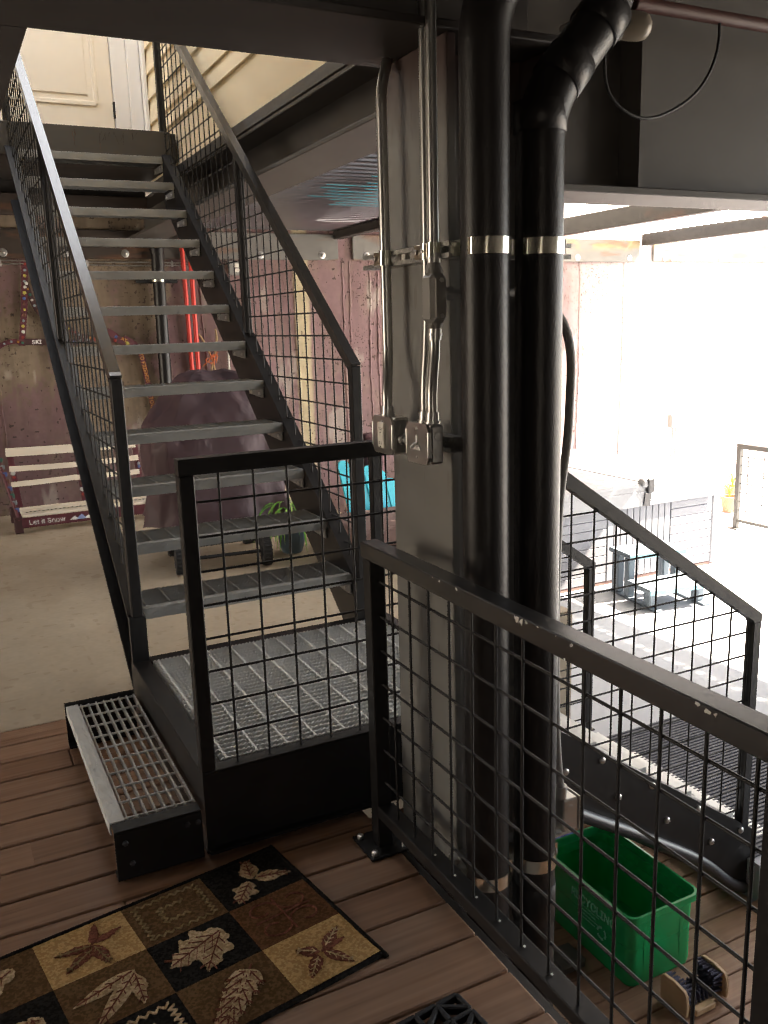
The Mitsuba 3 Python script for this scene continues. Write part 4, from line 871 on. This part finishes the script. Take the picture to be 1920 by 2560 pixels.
stp('lower_tread', cbox(-.02, .60, -.33, .02, .155, .195, .01), 'stool_gray'); stp('tread_edge', cbox(-.018, .598, -.334, -.3305, .152, .19, .001), 'tread_blue')
stp('upper_tread', cbox(.02, .60, .03, .36, .365, .405, .01), 'stool_gray'); stp('tread_edge', cbox(.022, .598, .026, .0295, .362, .40, .001), 'tread_blue')
for x in (.03, .50):
    stp('leg', cbox(x, x+.07, -.26, -.16, .02, .154, .01), 'stool_gray'); stp('leg', cbox(x, x+.07, .06, .13, .02, .364, .01), 'stool_gray'); stp('leg', cbox(x, x+.07, .22, .32, .02, .364, .01), 'stool_gray'); stp('runner', cbox(x, x+.07, -.34, .36, .002, .0195, .004), 'stool_gray')
mt = thing('rubber_mat', 'ribbed dark rubber mat on the patio at the foot of the steps', 'mat')
add(mt, 'base', cbox(3.02, 3.79, 2.42, 3.65, -.7995, -.790, .002), 'mat_rubber')
for j in range(48): add(mt, 'rib', cbox(3.025, 3.785, 2.432+.0254*j, 2.444+.0254*j, -.7898, -.783, .002), 'mat_rubber')
for i, (x, y, h, l) in enumerate(((8.57, 7.56, .20, 'terracotta pot on the patio left of the far railing post'), (9.0, 7.9, .23, 'terracotta pot behind the far railing wires'))):
    k = thing('flower_pot', l, 'flower pot'); add(k, 'pot', lathe([(0, .002), (.07, .002), (.095, h*.8), (.108, h*.8), (.11, h), (.095, h), (.09, h*.85), (0, h*.85)], 24, (x, y, -.8)), 'terracotta', 40)
    for j in range(10): add(k, 'leaf', tube(smoothpath([(x, y, -.8+h*.85), (x+.05*math.cos(j), y+.05*math.sin(j*2.), -.8+h+.1), (x+.11*math.cos(j), y+.1*math.sin(j*2.), -.8+h+.13+.04*math.sin(j*3))], 3), .006, 5), 'leaf_green' if j % 2 else 'terracotta', True)

# =================================================================== BIN, BRUSH, TRAY
bn = thing('recycling_bin', 'bright green plastic recycling bin on the lower deck behind the railing', 'bin')
bx0, bx1, by0, by1, bz, bh = 2.122, 2.495, 2.226, 2.812, -.968, .304
def rrect(x0, x1, y0, y1, r, n=5):
    o = []
    for cx_, cy_, a0 in ((x1-r, y0+r, -90), (x1-r, y1-r, 0), (x0+r, y1-r, 90), (x0+r, y0+r, 180)):
        o += [(cx_+r*math.cos(math.radians(a0+90*t/n)), cy_+r*math.sin(math.radians(a0+90*t/n))) for t in range(n+1)]
    return np.array(o)
def bsec(ins, z, sag=0): 
    o = rrect(bx0+ins, bx1-ins, by0+ins, by1-ins, .045-ins*.3); u = np.abs((o[:, 1]-(by0+by1)/2)/((by1-by0)/2)); side = np.minimum(np.abs(o[:, 0]-bx0), np.abs(o[:, 0]-bx1)) < .06
    return np.column_stack([o, z-sag*np.clip(1-u*1.45, 0, 1)**.5*side])
bsh = lambda ins, z: bsec(ins, z)+np.array([-.018, -.020, 0])
secs = [bsh(.026, bz), bsh(.021, bz+.02), bsec(.020, bz+bh-.035, .0), bsec(.016, bz+bh-.03, .03), bsec(.0, bz+bh-.028, .032), bsec(0, bz+bh, .035), bsec(.010, bz+bh+.001, .035), bsec(.016, bz+bh-.012, .033), bsh(.027, bz+.028), bsh(.033, bz+.02)]
n = len(secs[0]); V = np.vstack(secs); f = []
for a in range(len(secs)-1):
    for b in range(n): f += [[a*n+b, a*n+(b+1) % n, (a+1)*n+(b+1) % n], [a*n+b, (a+1)*n+(b+1) % n, (a+1)*n+b]]
cI = len(V); V = np.vstack([V, [(bx0+bx1)/2, (by0+by1)/2, bz+.02], [(bx0+bx1)/2, (by0+by1)/2, bz]]); e = (len(secs)-1)*n
f += [[e+b, e+(b+1) % n, cI] for b in range(n)]+[[(b+1) % n, b, cI+1] for b in range(n)]
add(bn, 'body', M(V, f), 'green_bin', 32)
for x in (.25, .75): add(bn, 'rib', bar((bx0+(bx1-bx0)*x, by0+.017, bz+.24), (bx0+(bx1-bx0)*x-.012, by0+.004, bz+.03), .02, .006, (0, -1, 0), .003), 'green_bin')
sl_ = np.array([.017, 0, .25]); sl_ /= np.linalg.norm(sl_)
tx = text('RECYCLING', .034, (bx0+.0130, 2.60, bz+.195), (0, -1, 0), sl_, .0015, True); add(bn, 'lettering', tx, 'bin_print')
for j in range(4): add(bn, 'small_print', bar((bx0+.0115-.0011*j, 2.55, bz+.185-.016*j), (bx0+.0115-.0011*j, 2.42+.02*(j % 2), bz+.185-.016*j), .0015, .0035, sl_, .0003), 'bin_print')
ms = []
for a in range(3):
    t = math.radians(90+120*a); t2 = math.radians(90+120*a+88); o = np.array([bx0+.0078, 2.40, bz+.135])
    P = [o+np.array([0, -1, 0])*.024*math.cos(q)+sl_*.024*math.sin(q) for q in np.linspace(t, t2, 6)]
    ms += [bar(P[i], P[i+1], .002, .010, np.array(P[i])-o, .0004) for i in range(5)]
add(bn, 'recycle_symbol', cat(ms), 'bin_print')
add(bn, 'rim_tape', cbox(bx0+.05, bx0+.19, by1-.006, by1+.0015, bz+bh-.020, bz+bh+.002, .001), 'tape_blue')

bb = thing('boot_brush', 'wooden boot brush with dark bristles on the lower deck beside the bin', 'boot brush')
bb_P = [(0, 0), (.125, 0), (.128, .05), (.122, .085), (.112, .100), (.06, .110), (.01, .106), (-.003, .095), (-.003, .05)]
for x in (2.203, 2.408): add(bb, 'side_board', xf(prism(bb_P, .012), (x, 2.140, -.962), (.03, -.9996, 0), (0, 0, 1), (1, .03, 0)), 'brush_wood')
add(bb, 'base_board', cbox(2.205, 2.42, 2.03, 2.14, -.968, -.955, .003), 'brush_wood'); add(bb, 'front_block', cbox(2.245, 2.345, 2.0, 2.029, -.966, -.940, .004), 'brush_wood')
br = random.Random(8)
for x, s_ in ((2.217, 1), (2.406, -1)):
    ms = []
    for a in range(9):
        for b in range(4):
            y, z = 2.085+(a-4)*.0125, -.935+.022*b; ms.append(tube([(x, y, z), (x+s_*(.034+.008*br.random()), y+br.uniform(-.005, .005), z+br.uniform(-.004, .010))], [.006, .0035], 6))
    add(bb, 'bristles', cat(ms), 'bristle', kind='stuff')
ms = []
for a in range(7):
    for b in range(7):
        x, y = 2.245+.020*b, 2.045+.0135*a; ms.append(tube([(x, y, -.955), (x+br.uniform(-.005, .005), y+br.uniform(-.005, .005), -.920+.01*br.random())], [.006, .004], 6))
add(bb, 'bristles', cat(ms), 'bristle', kind='stuff')
tr = thing('rubber_boot_tray', 'black rubber link mat at the bottom edge of the deck', 'mat')
o1 = np.array([.935, 1.558, .004]); ex = np.array([-.96, -.10, 0]); ey = np.array([.10, -.96, 0])
for a in range(5):
    for b in range(4):
        c = o1+ex*(.03+.062*a)+ey*(.03+.062*b)+np.array([0, 0, .012]); sgn = 1 if (a+b) % 2 else -1
        add(tr, 'link', cat(bar(c-ex*.028-ey*.02*sgn, c+ex*.028+ey*.02*sgn, .014, .022, c=.004), bar(c-ex*.030-ey*.028, c-ex*.030+ey*.028, .012, .024, c=.004), bar(c-ex*.03-ey*.028, c+ex*.03-ey*.028, .012, .024, c=.004)), 'rubber')

# =================================================================== RUG
rug = thing('leaf_rug', 'patchwork rug of black, brown and tan squares with woven leaves on the deck', 'rug')
ra = math.atan2(.126, .788); RX = np.array([-math.cos(ra), -math.sin(ra), 0]); RY = np.array([math.sin(ra), -math.cos(ra), 0]); RO = np.array([.757, 2.370, 0])
SXg, SYg = .2395, .1955
def r2w(u, v, z=0.0):
    u, v = np.asarray(u, float), np.asarray(v, float); return RO+u[..., None]*RX+v[..., None]*RY+np.stack([0*u, 0*u, 0*u+z], -1)
def rug_z(u, v): return .0075+.0012*(meshkit.noise(np.stack([u*160, v*160, 0*u], -1)))+.004*np.exp(-((u/.05)**2+((v-.59)/.05)**2))
NC = 6
colr = [['rug_black', 'rug_russet', 'rug_tan'], ['rug_brown', 'rug_black', 'rug_brown'], ['rug_tan', 'rug_brown', 'rug_black'], ['rug_brown', 'rug_black', 'rug_tan'], ['rug_black', 'rug_tan', 'rug_brown'], ['rug_brown', 'rug_black', 'rug_brown']]
def patch(u0, u1, v0, v1, n=26):
    U, W = np.meshgrid(np.linspace(u0, u1, n), np.linspace(v0, v1, n), indexing='ij'); Z = rug_z(U, W)
    P = RO+U[..., None]*RX+W[..., None]*RY; P[..., 2] = Z
    i, j = np.meshgrid(np.arange(n-1), np.arange(n-1), indexing='ij'); a = i*n+j
    return M(P.reshape(-1, 3), np.vstack([np.stack([a, a+n, a+n+1], -1).reshape(-1, 3), np.stack([a, a+n+1, a+1], -1).reshape(-1, 3)]))
sq = {}
for a in range(NC):
    for b in range(3): sq[a, b] = add(rug, 'square', patch(a*SXg, (a+1)*SXg, b*SYg, (b+1)*SYg), colr[a][b], True)
Lr, Wr = NC*SXg, 3*SYg
ed = [r2w(np.array([0, Lr]), np.array([v, v]), .005) for v in (-.006, Wr+.006)]+[r2w(np.array([u, u]), np.array([-.012, Wr+.02]), .005) for u in (-.006, Lr+.006)]
add(rug, 'binding', cat([tube(e, .0075, 8) for e in ed]), 'rug_black', True); add(rug, 'backing', cat(M(np.vstack([r2w(np.array([0, Lr, Lr, 0]), np.array([0, 0, Wr, Wr]), .0022)]), [[0, 1, 2], [0, 2, 3]])), 'rug_black')
tr_ = random.Random(21)
from shapely.geometry import Polygon, LineString
from shapely.ops import unary_union
def jag(g, a=.0028):
    b = np.array(g.exterior.segmentize(.006).coords)[:-1]; b += np.array([[tr_.uniform(-a, a), tr_.uniform(-a, a)] for _ in b]); h = Polygon(b); return h if h.is_valid else g
def leafshape(L, W, lobes=0):
    t = np.linspace(0, 1, 24); w = W*np.sin(np.pi*t**.8)*(1-.25*t)
    if lobes: w = w*(1+.28*np.sin(t*np.pi*2*lobes))
    return Polygon(np.vstack([np.stack([t*L, w], 1), np.stack([t[::-1]*L, -w[::-1]], 1)[1:-1]])).buffer(0)
def on_rug(key, g, m, nm, h=.0035):
    from shapely.geometry import MultiPolygon
    gs = [q for q in (g.geoms if hasattr(g, 'geoms') else [g]) if q.area > 1e-6]
    ms = []
    for q in gs:
        m_ = trimesh.creation.extrude_polygon(q, h, engine='earcut'); v = np.asarray(m_.vertices)
        w = RO+v[:, :1]*RX+v[:, 1:2]*RY; w[:, 2] = .0078+v[:, 2]; ms.append(M(w, m_.faces[:, ::-1]))
    add(key, nm, cat(ms), m)
from shapely import affinity as AF
def put_leaf(a, b, cu, cv, ang, L, W, m, vein=None, lobes=0, side=4):
    L, W = L*1.1, W*1.18
    base = (a*SXg+cu*SXg, b*SYg+cv*SYg)
    g = jag(AF.translate(AF.rotate(leafshape(L, W, lobes), ang, origin=(0, 0)), *base)); on_rug(sq[a, b], g, m, 'leaf_motif')
    if vein:
        ls = [LineString([(0.01, 0), (L*.93, 0)]).buffer(.0017)]
        for i in range(side):
            x = L*(.18+.6*i/max(side-1, 1)); ls += [LineString([(x, 0), (x+W*.5, s*W*.5)]).buffer(.0011) for s in (-1, 1)]
        on_rug(sq[a, b], jag(AF.translate(AF.rotate(unary_union(ls), ang, origin=(0, 0)), *base), .0008), vein, 'vein_motif', .0052)
# u runs left, v runs towards the viewer
put_leaf(0, 0, .50, .52, 255, .088, .026, 'rug_beige', 'rug_wine'); put_leaf(0, 0, .46, .54, 160, .095, .023, 'rug_beige', 'rug_wine'); put_leaf(0, 0, .55, .58, 45, .092, .030, 'rug_beige', 'rug_wine', 3)
def line_motif(a, b, pts, r, m, nm='line_motif'):
    g = LineString([((a+u)*SXg, (b+v)*SYg) for u, v in pts]).buffer(r); on_rug(sq[a, b], jag(g, .001), m, nm, .003)
def zig(p, q, n, amp):
    p, q = np.array(p), np.array(q); d = q-p; o = np.array([-d[1], d[0]])/np.linalg.norm(d); return [tuple(p+d*t/n+o*amp*(1 if t % 2 else -1)) for t in range(n+1)]
line_motif(1, 0, zig((.12, .12), (.88, .12), 15, .03)+zig((.88, .14), (.88, .88), 14, .03)+zig((.86, .88), (.12, .88), 15, .03)+zig((.12, .86), (.12, .16), 14, .03), .0022, 'rug_olive')
line_motif(1, 0, zig((.34, .34), (.62, .34), 6, .03)+zig((.64, .36), (.64, .64), 6, .03)+zig((.62, .66), (.36, .64), 6, .03), .0026, 'rug_olive')
sw = lambda cx_, cy_, r, t0, t1, k=1.0: [(cx_+r*(1-.55*(t-t0)/(t1-t0))*math.cos(t), cy_+k*r*(1-.55*(t-t0)/(t1-t0))*math.sin(t)) for t in np.linspace(t0, t1, 18)]
for c in ((.3, .3, .2, 0, 5.2), (.7, .3, .2, 3.1, 8.4), (.3, .72, .2, 0, -5.2), (.7, .72, .2, 3.1, -2.2)): line_motif(0, 1, sw(*c), .0022, 'rug_wine')
line_motif(0, 1, [(.15, .5), (.85, .5)], .0022, 'rug_wine'); line_motif(0, 1, [(.5, .12), (.5, .88)], .0022, 'rug_wine')
put_leaf(0, 2, .45, .48, 215, .080, .016, 'rug_wine', 'rug_beige'); put_leaf(0, 2, .52, .5, 320, .055, .017, 'rug_wine', 'rug_beige', 0, 2); put_leaf(0, 2, .48, .52, 118, .085, .015, 'rug_wine', 'rug_beige'); put_leaf(0, 2, .55, .55, 45, .075, .016, 'rug_wine', 'rug_beige'); put_leaf(0, 2, .5, .5, 185, .07, .010, 'rug_wine')
put_leaf(1, 1, .20, .28, 18, .165, .052, 'rug_beige', 'rug_wine', 4, 5); put_leaf(1, 1, .22, .30, 52, .14, .036, 'rug_beige', 'rug_wine', 3, 4)
for i in range(6):
    u, v = .26+.085*i, .22+.105*i; put_leaf(1, 2, u, v, 95-8*i, .062, .016, 'rug_beige', 'rug_wine', 0, 2); put_leaf(1, 2, u, v, 5+4*i, .062, .016, 'rug_beige', 'rug_wine', 0, 2)
line_motif(1, 2, [(.2, .15), (.75, .85)], .002, 'rug_wine')
put_leaf(2, 0, .45, .55, 30, .095, .015, 'rug_wine', 'rug_olive'); put_leaf(2, 0, .45, .5, 100, .085, .016, 'rug_wine', 'rug_olive'); put_leaf(2, 0, .45, .5, 350, .09, .012, 'rug_wine', 'rug_olive'); put_leaf(2, 0, .45, .48, 250, .08, .012, 'rug_wine'); put_leaf(2, 0, .40, .45, 195, .07, .010, 'rug_wine', None)
put_leaf(2, 1, .22, .30, 12, .155, .020, 'rug_beige', 'rug_wine'); put_leaf(2, 1, .22, .34, 42, .175, .021, 'rug_beige', 'rug_wine', 0, 5); put_leaf(2, 1, .24, .36, 82, .105, .019, 'rug_beige', 'rug_wine')
line_motif(2, 2, zig((.12, .14), (.88, .14), 15, .035)+zig((.88, .16), (.88, .88), 14, .035)+zig((.86, .88), (.12, .88), 15, .035)+zig((.12, .86), (.12, .18), 14, .035), .0028, 'rug_beige')
line_motif(2, 2, zig((.34, .36), (.64, .36), 6, .03)+zig((.66, .38), (.66, .66), 6, .03)+zig((.62, .66), (.36, .64), 6, .03), .0028, 'rug_beige')
put_leaf(3, 0, .25, .3, 25, .17, .035, 'rug_beige', 'rug_wine', 3); put_leaf(3, 1, .3, .35, 35, .15, .04, 'rug_beige', 'rug_wine', 4); put_leaf(3, 1, .3, .3, 100, .08, .02, 'rug_beige', 'rug_wine'); put_leaf(3, 2, .3, .3, 40, .14, .03, 'rug_wine', 'rug_olive')
